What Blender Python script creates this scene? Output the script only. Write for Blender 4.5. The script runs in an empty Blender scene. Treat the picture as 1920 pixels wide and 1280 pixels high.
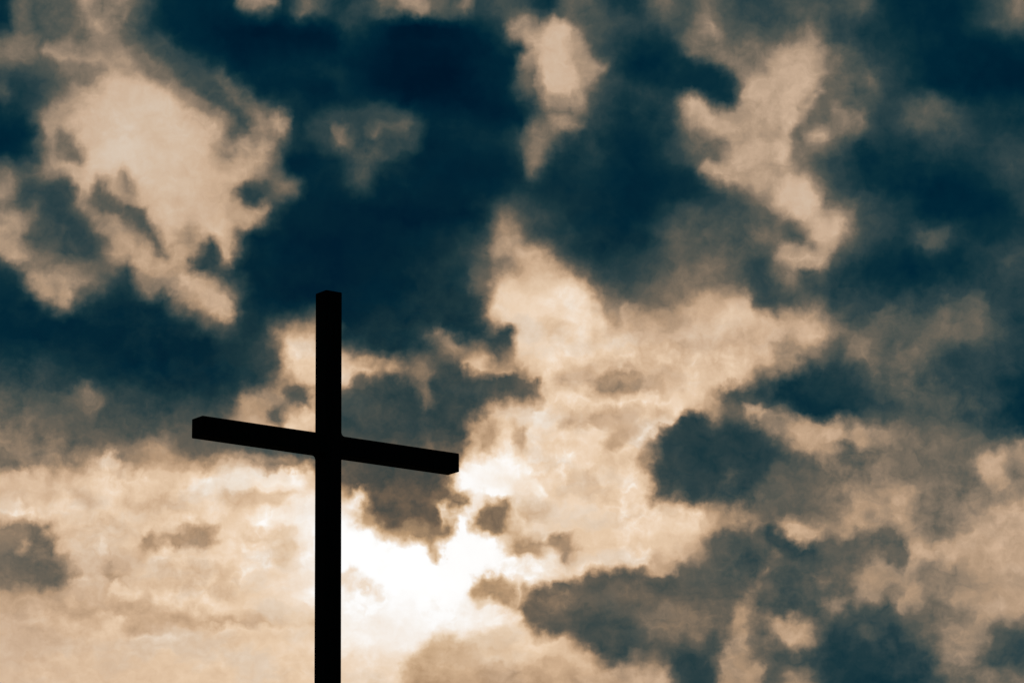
import bpy, bmesh, math, random
from mathutils import Vector, Matrix, noise as mnoise

scene = bpy.context.scene
R = math.radians

# ---------------------------------------------------------------- camera
EYE = 1.6
FOCAL_PX = 7439.2                       # long lens, pixels at 1920 wide
PITCH, ROLL = R(13.967), R(-0.5002)
fw = Vector((0, math.cos(PITCH), math.sin(PITCH)))
rt = Vector((1, 0, 0))
up = Vector((0, -math.sin(PITCH), math.cos(PITCH)))
rt2 = rt * math.cos(ROLL) + up * math.sin(ROLL)
up2 = up * math.cos(ROLL) - rt * math.sin(ROLL)
cam_data = bpy.data.cameras.new("camera")
cam = bpy.data.objects.new("camera", cam_data)
scene.collection.objects.link(cam)
m = Matrix((rt2, up2, -fw)).transposed().to_4x4()
m.translation = (0, 0, EYE)
cam.matrix_world = m
cam_data.sensor_width = 36.0
cam_data.lens = 36.0 * FOCAL_PX / 1920.0
cam_data.clip_start, cam_data.clip_end = 0.1, 20000.0
scene.camera = cam

scene.view_settings.view_transform = 'Standard'
scene.view_settings.look = 'None'
scene.view_settings.exposure = 0.0
scene.view_settings.gamma = 1.0

# ---------------------------------------------------------------- sun, low behind the clouds
SUN_AZ, SUN_EL = R(-1.53), R(10.87)
sun_dir = Vector((math.cos(SUN_EL) * math.sin(SUN_AZ), math.cos(SUN_EL) * math.cos(SUN_AZ), math.sin(SUN_EL)))
sd = bpy.data.lights.new("sun", 'SUN')
sd.energy = 1.0                         # veiled by thin cloud
sd.angle = R(10.0)
sd.color = (1.0, 0.86, 0.68)
sun = bpy.data.objects.new("sun", sd)
scene.collection.objects.link(sun)
sun.rotation_euler = sun_dir.to_track_quat('Z', 'Y').to_euler()
sun.location = sun_dir * 300

# ---------------------------------------------------------------- sky: Nishita air behind a deck of broken cloud
# How much daylight the cloud deck lets through (0 thick .. 100 clear and white),
# by azimuth (columns, -8..8 degrees) and elevation (rows, 8.7..19.3 degrees).
AZ0, AZ1, EL0, EL1 = -8.0, 8.0, 8.7, 19.3
CHART = [
[72,71,70,70,70,70,70,70,70,71,71,72,73,74,74,75,75,75,75,75,75,76,76,76,76,77,77,77,78,78,78,78,78,79,79,79,79,79,79,80,80,80,80,80,80,80,81,81,81,81,82,83,84,85,86,86,86,86,86,86,86,86,86,79,67,66,68,68,68,68,68,69,71,75,76,76,76,77,78,79,78,73,70,69,69,72,75,75,65,53,39,28,32,44,46,44,41,43,45,37,28,24,23,23,24,27,37,54,57,57,57,55,47,34,32,31,31,31,30,27,23,22,21,20,20,20,20,20,20,20,21,22,22,22,23,24,27,34,41,44,45,44,40,37,35,34,34,34,33,33,34,35,35,36,37,39],
[73,72,72,71,71,70,71,71,71,72,72,73,73,74,74,75,75,75,75,75,75,75,76,76,76,76,77,77,77,78,78,78,78,78,79,79,79,79,79,79,79,79,80,80,80,80,80,80,81,81,81,82,83,84,84,84,84,84,84,84,85,84,79,69,63,65,67,68,68,69,69,69,68,67,68,68,68,68,70,69,67,66,66,65,66,67,70,74,69,60,52,48,52,55,56,54,52,54,57,44,30,24,23,23,23,26,40,57,57,57,57,57,55,36,34,36,40,41,41,33,26,23,22,21,20,20,20,20,20,20,20,21,21,21,22,24,26,33,38,40,41,42,41,40,40,40,40,39,38,37,38,40,41,41,41,41],
[73,73,73,72,72,71,72,72,72,73,73,74,74,74,74,75,75,75,75,75,75,75,75,76,76,76,77,77,77,77,78,78,78,78,78,78,79,79,79,79,79,79,79,79,80,80,80,80,80,80,81,82,82,83,83,83,83,83,83,83,83,80,72,64,62,63,64,65,66,67,68,68,66,64,63,64,64,64,65,65,65,65,65,65,65,65,65,69,69,65,62,61,62,63,64,63,62,64,66,52,33,24,23,23,23,25,38,57,57,56,56,57,55,37,35,39,46,49,48,40,30,24,22,21,20,20,20,20,20,20,20,20,20,20,21,23,26,32,37,39,40,41,41,41,41,41,41,40,39,38,39,41,41,41,41,41],
[74,73,73,72,72,72,72,72,73,73,73,74,74,74,74,74,74,74,74,74,74,75,75,76,76,76,76,77,77,77,78,78,78,78,78,78,78,79,79,79,79,79,79,79,79,80,80,80,80,80,81,81,82,82,82,82,82,82,82,82,82,80,72,65,63,62,62,62,63,64,65,65,64,63,63,63,63,64,65,65,65,65,65,65,64,64,64,67,69,67,65,64,63,64,65,64,63,66,68,57,36,24,23,23,23,25,36,55,57,57,56,55,50,35,35,39,46,49,49,41,31,25,23,21,20,20,19,19,20,20,20,20,20,20,21,23,26,32,37,39,40,41,41,41,41,41,41,40,38,37,38,40,41,41,41,41],
[74,73,73,72,72,72,72,72,73,73,73,74,74,74,74,74,75,74,74,74,74,75,75,76,76,76,76,77,77,77,78,78,78,78,78,78,78,79,79,79,79,79,79,79,79,80,80,80,80,80,81,81,82,82,82,82,82,82,82,82,82,80,72,65,63,62,62,62,63,64,65,65,64,63,63,63,63,63,65,65,65,65,65,65,65,64,64,67,69,67,65,63,63,64,65,64,63,65,68,54,34,24,23,23,23,25,36,56,57,56,56,57,55,38,35,38,45,48,47,39,29,24,22,21,20,20,20,20,20,20,20,21,21,21,22,23,26,32,38,40,42,42,41,39,38,37,37,36,35,34,34,35,35,35,36,38],
[73,73,72,72,71,71,71,72,72,73,73,73,74,74,74,75,75,75,75,75,75,75,75,76,76,76,77,77,77,77,78,78,78,78,78,78,78,79,79,79,79,79,79,79,80,80,80,80,80,80,81,81,82,83,83,83,83,83,83,83,83,80,72,64,62,63,64,65,66,67,68,68,66,64,63,64,64,64,65,65,65,65,65,65,65,65,66,70,69,64,59,57,58,60,61,59,57,59,61,49,32,24,23,23,23,25,38,57,57,57,57,57,55,37,34,34,37,38,38,32,25,22,21,21,20,20,20,20,20,20,21,21,22,22,23,24,26,33,41,45,47,46,41,36,33,31,30,29,28,28,28,28,29,29,32,35],
[72,72,71,71,70,70,70,71,71,71,72,73,73,74,74,75,75,75,75,75,75,75,76,76,76,77,77,77,77,78,78,78,78,78,79,79,79,79,79,79,79,79,80,80,80,80,80,80,80,81,81,82,83,84,84,84,84,84,84,84,84,84,78,69,62,64,67,68,68,69,69,69,68,68,68,69,68,69,71,71,69,67,66,66,66,68,72,75,69,58,48,37,41,50,51,49,46,47,49,41,30,24,23,23,24,27,35,53,57,57,57,55,48,35,32,30,30,30,29,26,24,22,21,20,20,20,20,20,20,20,21,22,23,24,24,26,28,35,43,49,52,51,46,39,32,29,28,27,26,24,25,27,28,29,32,40],
[71,71,70,70,70,70,70,70,70,70,71,72,73,74,74,75,75,75,75,75,75,76,76,76,76,77,77,77,78,78,78,78,78,79,79,79,79,79,79,80,80,80,80,80,80,80,80,81,81,81,82,83,84,85,85,86,86,86,86,86,86,86,86,79,67,66,68,68,68,68,68,69,71,75,76,77,77,77,79,79,79,75,72,70,71,73,75,74,63,51,36,27,28,36,39,39,37,38,39,34,28,25,24,25,25,27,32,40,55,57,56,50,43,36,34,31,33,34,34,31,26,23,21,20,20,20,21,21,21,21,24,25,23,24,26,28,31,38,46,52,54,53,52,46,37,31,29,29,27,24,26,29,29,30,36,46],
[71,71,70,70,70,71,70,70,70,71,71,72,72,73,73,74,74,75,75,75,75,75,75,76,76,77,77,78,78,77,77,77,78,78,78,79,79,79,80,80,80,80,81,81,81,81,81,81,81,81,82,84,85,87,87,87,88,88,88,88,88,88,88,86,77,70,68,68,68,67,69,72,74,75,75,75,76,78,80,80,80,81,80,78,76,74,68,61,50,38,28,28,28,28,29,31,32,33,33,32,30,28,29,29,29,28,29,33,55,57,56,46,41,39,37,36,45,48,50,43,34,25,22,21,21,22,24,25,25,22,23,23,23,25,28,31,34,40,48,54,54,54,53,50,42,33,30,29,28,26,28,29,30,31,40,50],
[70,70,70,70,71,71,71,70,70,71,70,71,71,72,72,73,74,74,74,74,74,74,75,75,76,76,76,77,77,76,76,76,77,77,78,78,78,79,79,79,80,80,80,81,81,81,81,81,81,81,82,84,87,89,90,90,90,90,90,90,90,90,90,90,86,78,73,72,73,74,77,79,77,77,77,76,76,77,79,80,81,81,81,79,74,67,56,43,32,28,28,28,28,28,28,30,32,34,35,35,36,36,37,38,36,31,28,32,51,58,57,44,40,42,41,44,58,61,61,53,43,30,24,22,22,25,29,30,30,25,23,22,24,27,30,33,36,41,47,53,55,54,53,52,48,36,31,30,30,31,31,30,31,34,45,53],
[68,68,69,70,70,71,70,70,69,68,69,69,70,70,71,73,74,74,74,74,74,75,74,72,81,83,83,83,82,82,81,81,81,79,77,75,76,76,76,76,77,77,78,79,80,80,81,80,79,79,81,84,89,91,91,91,91,91,91,91,91,90,90,91,91,87,84,84,86,87,88,85,79,78,78,78,78,79,80,79,78,73,66,57,49,46,39,30,28,28,28,28,28,28,28,32,38,40,41,42,42,42,43,43,42,37,33,35,48,58,57,44,40,44,49,59,62,62,62,57,42,31,26,24,24,26,30,31,29,26,25,24,26,30,33,35,38,40,45,50,51,52,53,54,53,43,37,36,37,38,38,37,38,41,50,56],
[68,68,69,69,70,71,70,69,69,68,68,68,70,71,71,72,74,74,74,74,75,75,74,69,66,67,67,69,71,73,75,75,75,75,75,78,80,81,81,81,81,81,81,82,81,81,81,80,80,80,78,84,89,91,91,91,91,91,91,91,91,91,92,92,92,92,92,91,91,91,91,90,88,86,83,81,80,82,81,77,62,45,37,35,35,35,32,28,28,28,28,28,28,28,29,36,42,43,44,44,44,44,44,44,43,41,38,39,46,58,57,44,41,44,53,62,62,62,62,51,35,31,29,28,27,27,27,27,27,27,27,28,31,34,36,37,38,40,43,44,44,45,50,56,57,51,48,47,47,47,48,48,50,51,56,59],
[71,69,68,69,69,70,69,69,68,69,71,71,71,71,71,71,72,71,70,74,78,79,78,68,67,67,67,67,66,66,67,67,66,66,66,66,66,66,66,66,66,66,67,75,76,76,76,76,74,74,79,83,88,91,91,91,91,91,91,91,91,92,93,93,93,93,93,93,93,91,91,91,91,91,91,91,89,85,81,65,41,35,36,38,37,35,32,29,28,28,28,28,29,30,34,40,43,44,44,44,44,44,44,44,44,42,40,40,42,58,58,46,39,40,46,58,54,47,42,37,33,35,37,34,30,29,28,28,28,28,28,29,36,40,40,38,38,40,41,43,44,45,52,58,61,60,59,58,57,57,57,59,60,61,61,61],
[70,67,66,66,66,66,66,66,66,67,71,70,69,67,67,67,66,65,69,75,74,69,66,65,66,66,66,66,66,67,68,68,69,71,72,72,74,76,76,73,73,73,76,79,76,76,78,78,78,80,82,85,88,90,91,91,91,92,92,92,92,93,94,94,94,94,94,94,93,91,91,91,91,91,91,91,90,86,79,42,38,39,40,40,40,36,34,31,29,28,29,31,33,35,37,40,43,44,44,44,44,44,44,44,43,41,39,38,38,54,58,49,37,34,33,34,31,28,29,31,32,37,45,47,44,34,32,30,30,29,29,39,56,49,46,42,39,40,41,44,51,52,55,59,61,62,64,63,62,61,61,62,63,63,61,59],
[65,65,65,65,65,65,65,65,65,65,66,65,64,64,64,66,67,67,67,68,67,67,67,67,67,67,66,67,69,70,72,75,78,80,81,81,81,81,80,80,81,81,81,81,81,81,82,83,83,84,85,87,89,90,91,92,93,93,93,93,94,94,94,94,94,94,94,94,94,92,91,91,90,90,90,90,80,75,71,38,39,39,40,41,39,35,36,36,33,33,34,36,37,37,36,38,40,41,42,41,41,40,40,40,39,38,36,35,35,41,54,47,34,32,30,29,28,27,28,29,31,35,43,51,49,41,42,42,40,38,36,46,59,58,57,51,43,41,43,51,58,57,57,58,58,60,62,62,61,61,61,61,62,61,58,57],
[65,65,65,63,64,66,63,64,65,65,65,65,65,65,65,68,67,67,67,66,66,66,66,66,69,71,75,79,79,79,79,79,81,81,81,81,81,81,79,80,81,82,82,82,82,83,84,85,87,88,89,89,89,89,90,91,93,94,94,94,94,94,94,94,94,94,94,94,95,95,94,90,82,77,79,74,58,58,69,39,39,37,44,46,47,43,38,37,37,37,37,37,37,37,37,37,37,37,37,36,36,36,36,36,35,35,34,33,32,33,44,40,33,32,32,30,29,28,29,30,31,32,34,39,38,39,50,53,53,51,45,43,46,60,59,57,48,45,47,52,54,57,58,57,56,58,59,60,60,60,60,60,60,59,57,56],
[57,58,58,59,60,63,59,59,59,58,58,59,59,60,63,67,67,67,67,68,69,76,78,78,78,78,78,82,81,79,77,76,79,81,80,79,75,73,76,79,80,81,82,82,83,84,86,88,89,89,90,91,90,89,89,90,92,92,89,93,94,95,96,96,97,97,97,96,97,97,96,89,61,59,55,56,55,56,77,61,42,34,38,42,46,46,43,39,36,36,37,37,37,38,39,38,37,35,35,35,35,35,35,35,34,34,33,33,32,32,36,44,34,33,33,31,29,29,30,32,34,34,33,33,35,38,50,56,56,55,48,45,51,58,58,54,48,47,48,48,49,52,56,57,57,57,58,59,59,60,60,59,59,58,57,57],
[52,52,51,50,49,48,50,51,53,53,51,42,41,43,51,64,70,71,70,70,67,76,76,76,75,76,76,76,74,70,71,71,72,73,75,75,71,70,76,80,81,82,82,83,84,85,86,88,89,89,90,91,90,89,88,88,86,85,85,89,97,98,99,99,99,99,99,99,99,99,98,91,64,60,55,55,55,66,83,70,80,66,49,40,36,37,40,37,34,35,35,35,36,37,38,38,37,35,34,34,34,35,35,34,34,34,34,33,33,33,32,37,41,35,33,30,29,29,31,34,38,41,37,36,36,39,49,55,55,56,54,53,54,58,54,48,47,47,48,48,48,50,54,57,58,58,58,59,59,60,60,60,59,59,59,59],
[40,39,39,43,44,43,44,42,39,41,40,39,39,39,46,58,70,72,71,69,61,58,65,72,74,76,77,77,73,70,71,72,72,72,72,72,73,73,76,80,82,83,84,84,84,85,86,87,88,88,89,91,90,88,85,85,85,85,89,98,100,100,100,100,100,100,100,100,99,98,98,95,88,68,59,58,69,83,86,87,87,86,82,80,74,63,51,42,37,35,34,34,34,35,37,37,36,36,35,35,35,35,35,34,34,34,34,34,34,32,30,30,38,38,33,30,29,29,31,34,38,41,38,38,38,40,44,51,54,56,56,54,53,59,54,48,47,47,48,49,49,51,55,57,59,60,60,61,62,63,63,62,61,61,61,60],
[40,40,41,44,45,43,45,43,40,40,40,40,40,41,49,56,71,72,71,66,58,65,68,72,74,77,77,75,74,74,74,74,74,74,74,74,74,74,76,81,83,84,84,84,84,84,84,86,88,88,89,91,92,90,85,85,89,97,100,100,100,100,100,100,100,100,100,99,98,97,97,97,96,92,89,90,88,90,90,90,90,89,89,87,85,83,82,81,74,67,57,50,48,50,54,44,40,58,61,62,54,37,36,36,36,36,35,34,33,31,29,29,31,41,33,31,30,29,30,32,33,34,35,38,39,39,42,46,51,54,56,52,46,55,61,53,51,51,52,53,53,55,58,60,61,62,63,63,64,64,64,64,63,63,63,62],
[40,40,40,42,42,41,42,41,40,40,40,40,39,43,51,62,72,72,71,67,61,67,71,73,74,77,78,77,75,75,75,75,75,75,76,76,76,78,80,83,84,84,84,84,83,81,80,85,89,89,89,92,96,98,94,95,100,100,100,100,100,100,100,100,100,100,100,99,98,97,97,97,97,97,96,95,91,90,91,91,90,90,90,89,83,77,79,83,83,82,81,80,81,81,79,77,74,65,65,64,61,46,43,42,41,40,36,34,33,30,29,29,30,32,34,32,30,28,28,27,26,29,35,38,38,38,39,42,44,45,45,40,37,41,61,63,60,59,59,60,60,61,62,62,62,63,63,63,63,63,63,63,63,63,63,63],
[40,40,40,41,41,41,41,40,40,40,40,40,41,50,56,71,73,72,72,71,71,72,74,72,72,75,77,79,81,81,81,82,82,82,82,82,82,83,84,84,84,84,84,83,79,75,78,85,91,91,90,94,98,99,100,100,100,100,100,100,100,100,100,100,100,100,84,68,98,97,97,96,97,97,97,96,93,90,80,85,89,89,90,89,80,54,74,81,81,81,82,82,81,82,82,81,81,77,74,72,71,69,62,52,49,44,36,34,32,30,29,29,30,32,33,41,28,26,25,25,24,30,37,37,37,37,37,37,37,37,37,36,36,37,55,64,64,63,62,63,63,63,63,63,63,62,62,62,63,62,62,63,63,62,62,63],
[42,54,50,45,45,44,45,45,52,48,41,41,42,59,70,73,73,74,74,73,72,73,75,74,72,69,69,73,77,79,78,78,78,79,79,80,83,84,84,84,84,83,83,82,78,75,78,85,90,91,90,95,99,100,100,100,100,100,100,100,100,99,98,98,98,89,66,72,97,98,97,97,97,97,98,98,93,70,54,56,59,64,77,79,57,53,60,79,79,80,80,80,79,79,80,80,80,79,77,77,76,75,69,60,54,44,36,34,31,30,29,30,33,34,27,26,25,25,31,47,38,36,38,38,37,36,36,36,36,36,36,36,36,40,58,62,60,59,60,62,62,63,64,63,63,62,62,62,63,62,62,63,63,62,62,62],
[42,58,50,46,46,46,46,46,57,52,41,40,47,65,71,73,74,75,75,75,74,75,76,76,74,61,58,57,66,55,57,58,58,58,57,67,83,84,84,84,83,82,82,82,80,75,77,87,91,91,91,96,99,100,100,100,100,100,100,99,95,88,84,84,81,67,62,80,94,98,97,97,97,98,96,93,88,76,55,54,54,54,60,55,54,52,73,78,79,79,79,78,77,78,79,79,80,80,80,79,78,78,74,67,60,47,38,34,31,29,30,31,37,34,25,25,27,45,60,67,62,48,43,41,40,38,37,37,37,36,36,36,39,50,59,57,53,50,50,53,55,58,61,62,62,62,63,64,64,64,64,64,64,64,63,62],
[40,45,48,48,48,48,48,48,48,41,40,42,57,71,73,74,75,76,76,76,76,76,76,77,76,58,58,60,64,58,57,58,58,58,57,60,81,83,83,83,83,83,82,81,80,78,82,89,91,91,92,96,99,100,100,100,100,98,93,86,81,75,58,54,53,50,52,67,71,91,96,97,93,84,80,79,77,75,67,67,68,68,78,56,51,67,77,79,79,80,80,79,79,79,80,80,81,81,82,81,81,80,78,75,70,59,47,39,35,32,32,36,43,31,25,27,46,65,67,66,61,55,52,53,54,52,50,47,43,41,40,42,52,56,56,52,47,44,44,45,47,51,55,59,61,62,64,65,65,65,65,65,65,65,63,61],
[44,48,52,50,50,50,49,50,51,42,43,50,69,74,75,75,76,76,77,77,77,77,77,77,77,77,77,78,77,75,67,61,59,58,58,67,79,82,83,84,85,84,84,82,80,80,81,87,91,91,93,96,98,100,100,99,93,85,78,67,58,51,50,50,50,49,47,46,43,65,95,97,72,47,47,48,62,70,71,78,81,83,83,81,80,81,81,81,81,81,81,81,81,81,81,82,82,83,83,82,82,82,81,79,76,71,61,53,47,43,43,45,49,33,25,36,62,65,64,58,52,48,48,52,58,61,61,60,56,52,49,52,59,58,53,48,44,43,43,44,45,48,52,56,59,61,63,64,65,66,66,65,65,64,62,60],
[76,74,72,70,69,69,69,69,70,72,71,74,77,78,78,78,78,72,72,72,72,72,77,77,77,78,78,79,79,79,77,74,74,75,77,80,81,82,84,85,85,87,89,89,88,88,89,91,91,92,94,96,97,98,96,86,68,65,49,39,38,38,45,46,43,40,40,66,47,67,95,98,68,43,44,44,51,68,75,79,80,80,80,81,82,82,81,81,81,81,81,81,81,82,82,83,83,83,83,83,83,83,83,81,78,73,66,61,60,59,56,50,48,42,35,43,56,52,47,44,42,42,43,47,54,59,60,60,59,58,57,58,62,59,51,46,43,43,43,43,44,46,49,53,56,59,60,62,63,64,64,64,63,61,59,57],
[82,82,82,81,81,81,81,81,81,81,81,81,81,81,80,80,80,80,80,80,80,79,79,77,76,76,77,78,78,79,79,79,80,80,81,82,82,83,83,84,85,87,89,90,90,90,90,91,91,91,93,95,94,92,88,78,61,61,40,36,36,35,35,35,35,34,36,79,76,78,92,96,86,50,43,44,45,69,77,72,69,73,75,80,82,82,82,83,83,83,83,83,82,84,83,83,83,82,81,81,81,81,80,79,76,70,62,56,55,59,57,45,41,39,39,39,39,39,38,38,38,38,40,44,51,58,59,59,59,59,59,59,61,60,54,47,43,43,43,43,43,45,46,50,53,54,56,57,59,60,60,59,58,56,54,53],
[79,79,79,79,80,80,80,80,80,80,80,80,80,80,80,81,79,77,79,81,81,79,78,72,69,69,69,73,74,76,74,73,79,82,83,83,82,82,82,82,82,84,87,88,89,89,90,91,92,91,91,93,92,89,88,90,80,46,34,35,35,35,35,35,35,34,36,78,83,66,67,83,88,75,46,44,44,65,79,72,71,72,75,80,82,82,83,84,84,83,82,82,83,83,83,83,81,79,76,72,70,68,66,64,59,55,50,46,43,43,43,38,37,37,38,38,38,37,37,38,38,38,39,43,49,54,57,58,58,58,57,58,59,60,58,51,43,43,42,43,43,43,44,47,49,51,51,52,53,54,55,54,53,52,51,50],
[74,74,73,74,75,75,74,74,74,75,76,77,78,78,79,76,73,72,76,81,82,81,79,72,71,71,71,71,71,72,73,75,80,82,83,82,79,75,74,74,74,75,76,76,79,84,87,89,91,90,90,92,88,81,83,90,86,46,33,35,35,35,35,35,35,34,43,67,70,45,43,49,86,87,79,62,54,78,83,83,81,78,81,82,83,83,83,83,80,78,78,77,79,82,83,82,80,72,51,44,47,44,40,38,35,34,33,32,30,28,28,30,33,35,36,37,38,38,38,38,38,39,40,43,47,49,51,53,55,55,55,56,58,59,58,52,44,43,42,42,42,42,43,45,48,51,54,52,49,50,51,50,48,54,57,54],
[75,73,72,73,73,73,73,72,72,74,76,76,77,76,74,72,73,74,80,82,82,82,80,78,77,76,75,74,74,75,77,79,82,83,83,83,80,76,75,75,74,74,74,74,75,76,79,84,86,87,87,85,79,70,75,90,87,47,33,34,34,34,34,34,34,33,35,41,40,48,64,81,91,93,94,94,92,90,86,87,88,87,85,81,78,79,79,78,74,73,75,76,78,79,82,82,78,61,34,31,32,29,26,25,24,24,25,26,26,25,25,26,28,31,33,36,37,38,38,38,38,39,40,43,45,46,48,50,51,51,52,52,54,55,53,47,43,42,42,42,42,42,42,44,49,58,62,60,49,47,50,47,48,60,63,61],
[78,77,74,74,74,74,74,74,76,77,78,77,75,72,71,71,74,79,82,81,81,81,80,79,79,79,78,78,78,79,80,82,86,86,87,87,87,87,88,87,87,87,87,86,86,86,86,86,83,81,79,75,62,52,57,80,68,35,31,32,32,32,31,31,31,30,30,31,44,77,93,95,94,94,93,93,94,91,88,87,88,88,86,84,81,78,75,73,73,73,76,79,80,82,82,81,78,64,35,30,27,25,24,24,23,23,24,25,31,27,25,25,26,27,31,35,37,37,37,38,38,39,40,41,43,43,44,46,49,50,50,50,48,46,44,42,42,42,41,41,42,41,41,43,52,63,64,63,52,46,49,46,50,62,65,64],
[77,77,76,70,69,69,70,75,77,77,76,74,71,70,70,72,76,78,78,79,80,80,78,79,79,79,79,79,80,80,81,82,85,86,89,89,89,89,89,89,89,90,90,90,90,90,90,90,84,77,67,59,47,39,32,33,30,29,29,30,30,30,30,29,29,29,29,29,41,81,95,95,94,93,93,92,92,91,90,88,88,87,85,84,83,78,73,72,72,72,79,80,81,82,82,80,76,63,37,27,25,24,24,24,24,23,24,25,33,29,25,25,24,24,28,33,36,36,37,37,37,39,40,41,40,40,40,42,46,48,49,48,45,43,42,41,41,41,41,41,41,41,40,44,57,65,65,64,54,47,49,47,52,63,65,65],
[63,72,66,56,55,55,57,67,74,67,62,63,62,62,65,66,69,72,75,79,80,78,73,73,73,73,73,74,75,76,76,76,76,77,80,82,84,85,86,87,88,88,87,87,87,87,88,88,84,74,52,47,41,36,32,30,29,29,29,29,29,29,29,29,29,29,29,29,40,77,92,95,94,94,93,93,93,94,94,90,87,85,84,83,82,79,75,71,69,73,80,80,78,79,80,78,70,54,33,25,24,24,24,24,23,23,23,24,25,26,24,24,23,23,26,30,33,35,35,35,37,39,40,40,39,38,37,39,43,45,46,45,43,41,41,41,41,41,41,41,41,41,40,46,61,65,65,64,57,49,52,49,54,62,64,65],
[48,47,46,45,44,44,45,46,48,49,50,52,53,54,56,57,59,62,71,79,80,77,65,62,60,60,62,64,64,65,64,62,60,62,66,70,73,76,78,79,80,78,56,51,51,52,58,62,64,45,38,38,37,36,33,31,29,29,29,29,29,29,29,29,29,29,29,31,38,59,80,89,93,95,94,94,95,95,94,90,85,79,79,82,81,82,81,81,80,82,81,78,73,77,78,76,68,51,30,26,24,24,24,23,22,21,21,22,22,22,23,23,23,23,23,26,29,32,34,35,38,41,41,41,40,38,38,39,41,43,43,42,41,41,41,41,41,41,41,41,41,41,40,44,58,63,61,58,54,52,57,53,52,55,57,60],
[45,45,45,44,44,44,44,44,45,45,46,47,48,49,50,51,51,52,61,77,79,70,54,53,53,55,58,60,59,57,54,50,47,49,53,56,59,61,63,64,64,60,51,48,46,49,46,38,31,28,30,32,34,35,33,31,30,29,29,29,29,30,30,31,31,32,32,34,37,42,58,76,83,85,90,94,95,93,87,85,85,84,83,82,81,82,83,83,84,83,82,73,79,77,77,73,59,53,31,26,25,24,23,22,21,21,21,20,21,21,22,22,22,22,23,24,28,34,40,42,45,47,45,45,43,38,38,39,42,42,41,41,41,42,42,42,42,42,42,41,41,41,40,40,45,50,48,47,47,49,56,52,47,45,44,43],
[46,46,47,47,47,47,47,46,46,46,46,46,46,46,46,45,44,44,44,50,53,45,45,47,51,55,59,61,57,52,46,42,39,41,43,44,44,43,43,42,41,39,36,33,32,33,32,28,26,25,26,28,30,32,31,31,30,29,29,30,31,32,33,34,35,35,36,36,36,39,47,67,74,67,72,85,91,90,79,79,84,84,83,83,82,82,82,83,83,83,82,72,63,78,81,76,60,53,37,25,24,24,22,22,22,22,21,21,21,21,22,22,22,22,23,26,32,42,58,61,60,58,56,54,53,44,41,45,46,44,43,43,43,43,43,42,41,41,41,41,40,40,39,37,36,35,36,36,36,38,41,39,35,34,33,33],
[45,45,46,46,47,47,47,46,46,45,45,44,44,43,43,41,40,39,38,37,37,37,39,42,45,50,55,56,52,47,40,37,35,36,37,37,36,35,34,33,32,32,32,32,32,32,32,31,31,31,31,30,30,29,29,30,29,29,29,30,31,32,32,33,33,34,33,32,31,33,40,61,68,56,58,77,86,87,67,66,83,84,83,83,83,83,83,83,83,82,81,68,62,63,79,84,76,56,43,24,23,24,23,22,22,22,22,22,22,22,21,21,22,24,26,31,38,46,63,63,63,63,62,62,62,59,56,59,55,52,50,49,47,45,43,41,40,40,40,39,38,37,36,34,31,29,28,27,25,24,24,23,23,24,25,26],
[42,43,43,44,44,44,44,44,43,43,42,42,41,41,40,39,38,37,36,35,35,34,35,36,38,40,42,43,42,40,37,36,35,35,36,36,36,36,37,39,41,44,46,49,51,52,53,53,53,53,47,40,34,29,28,28,28,28,27,28,28,28,28,28,28,28,28,27,27,28,32,52,70,63,59,77,85,83,66,62,82,84,83,83,83,83,83,83,82,84,84,80,64,67,69,78,85,76,46,27,23,23,23,23,22,22,23,23,22,22,21,21,22,28,34,40,44,54,63,63,63,63,63,64,63,59,56,59,58,56,53,50,47,44,42,39,37,37,36,36,35,34,33,31,28,25,23,21,19,16,15,15,17,19,21,23],
[40,41,41,42,42,42,42,41,41,41,40,40,39,38,38,37,36,36,35,34,33,33,32,32,31,32,32,33,33,34,34,35,35,35,35,36,37,41,45,49,55,61,64,66,69,72,75,76,76,75,65,51,38,28,27,26,26,26,26,26,26,26,26,26,26,26,26,26,26,26,28,43,69,69,58,65,77,81,69,60,85,85,84,84,84,83,82,81,82,85,85,79,70,69,68,70,78,84,75,45,27,23,23,23,24,24,27,26,24,23,23,25,28,37,43,46,51,60,60,61,60,58,55,53,49,44,43,42,41,41,41,41,40,38,36,35,34,33,33,33,32,31,30,28,26,24,22,20,18,15,14,14,16,18,20,22],
[39,39,40,40,41,40,40,40,40,39,39,38,37,37,36,35,34,35,34,32,31,31,30,29,29,29,29,29,29,30,31,32,32,33,33,34,36,42,49,56,63,69,66,61,55,71,77,75,77,78,68,53,38,27,26,26,26,26,26,26,26,26,26,26,26,26,26,26,26,26,27,38,60,67,66,68,77,82,79,76,83,87,86,85,71,70,66,66,65,66,66,67,71,71,71,71,72,75,80,83,80,53,26,23,23,27,40,37,29,29,31,39,47,56,49,48,51,53,49,43,37,33,29,26,25,25,26,27,29,30,30,31,31,31,31,32,31,30,30,30,30,29,28,27,26,24,22,20,18,16,15,15,16,18,21,22],
[37,38,38,38,39,39,38,38,38,37,37,36,36,35,35,34,34,36,34,30,29,29,28,28,28,27,27,27,28,28,28,29,29,30,31,31,34,42,51,59,64,64,60,38,34,55,72,74,75,74,62,49,36,27,27,27,28,27,26,26,26,26,26,26,26,26,26,26,26,26,26,31,41,52,61,74,79,83,83,83,84,91,89,83,79,77,70,66,65,63,64,65,64,67,70,70,71,71,73,73,76,81,69,36,32,43,56,51,37,36,39,57,61,61,48,40,38,35,28,21,17,16,16,17,17,18,19,20,22,24,25,26,27,29,32,33,31,30,29,29,29,28,27,27,26,25,23,21,18,16,15,15,16,19,21,23],
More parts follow.
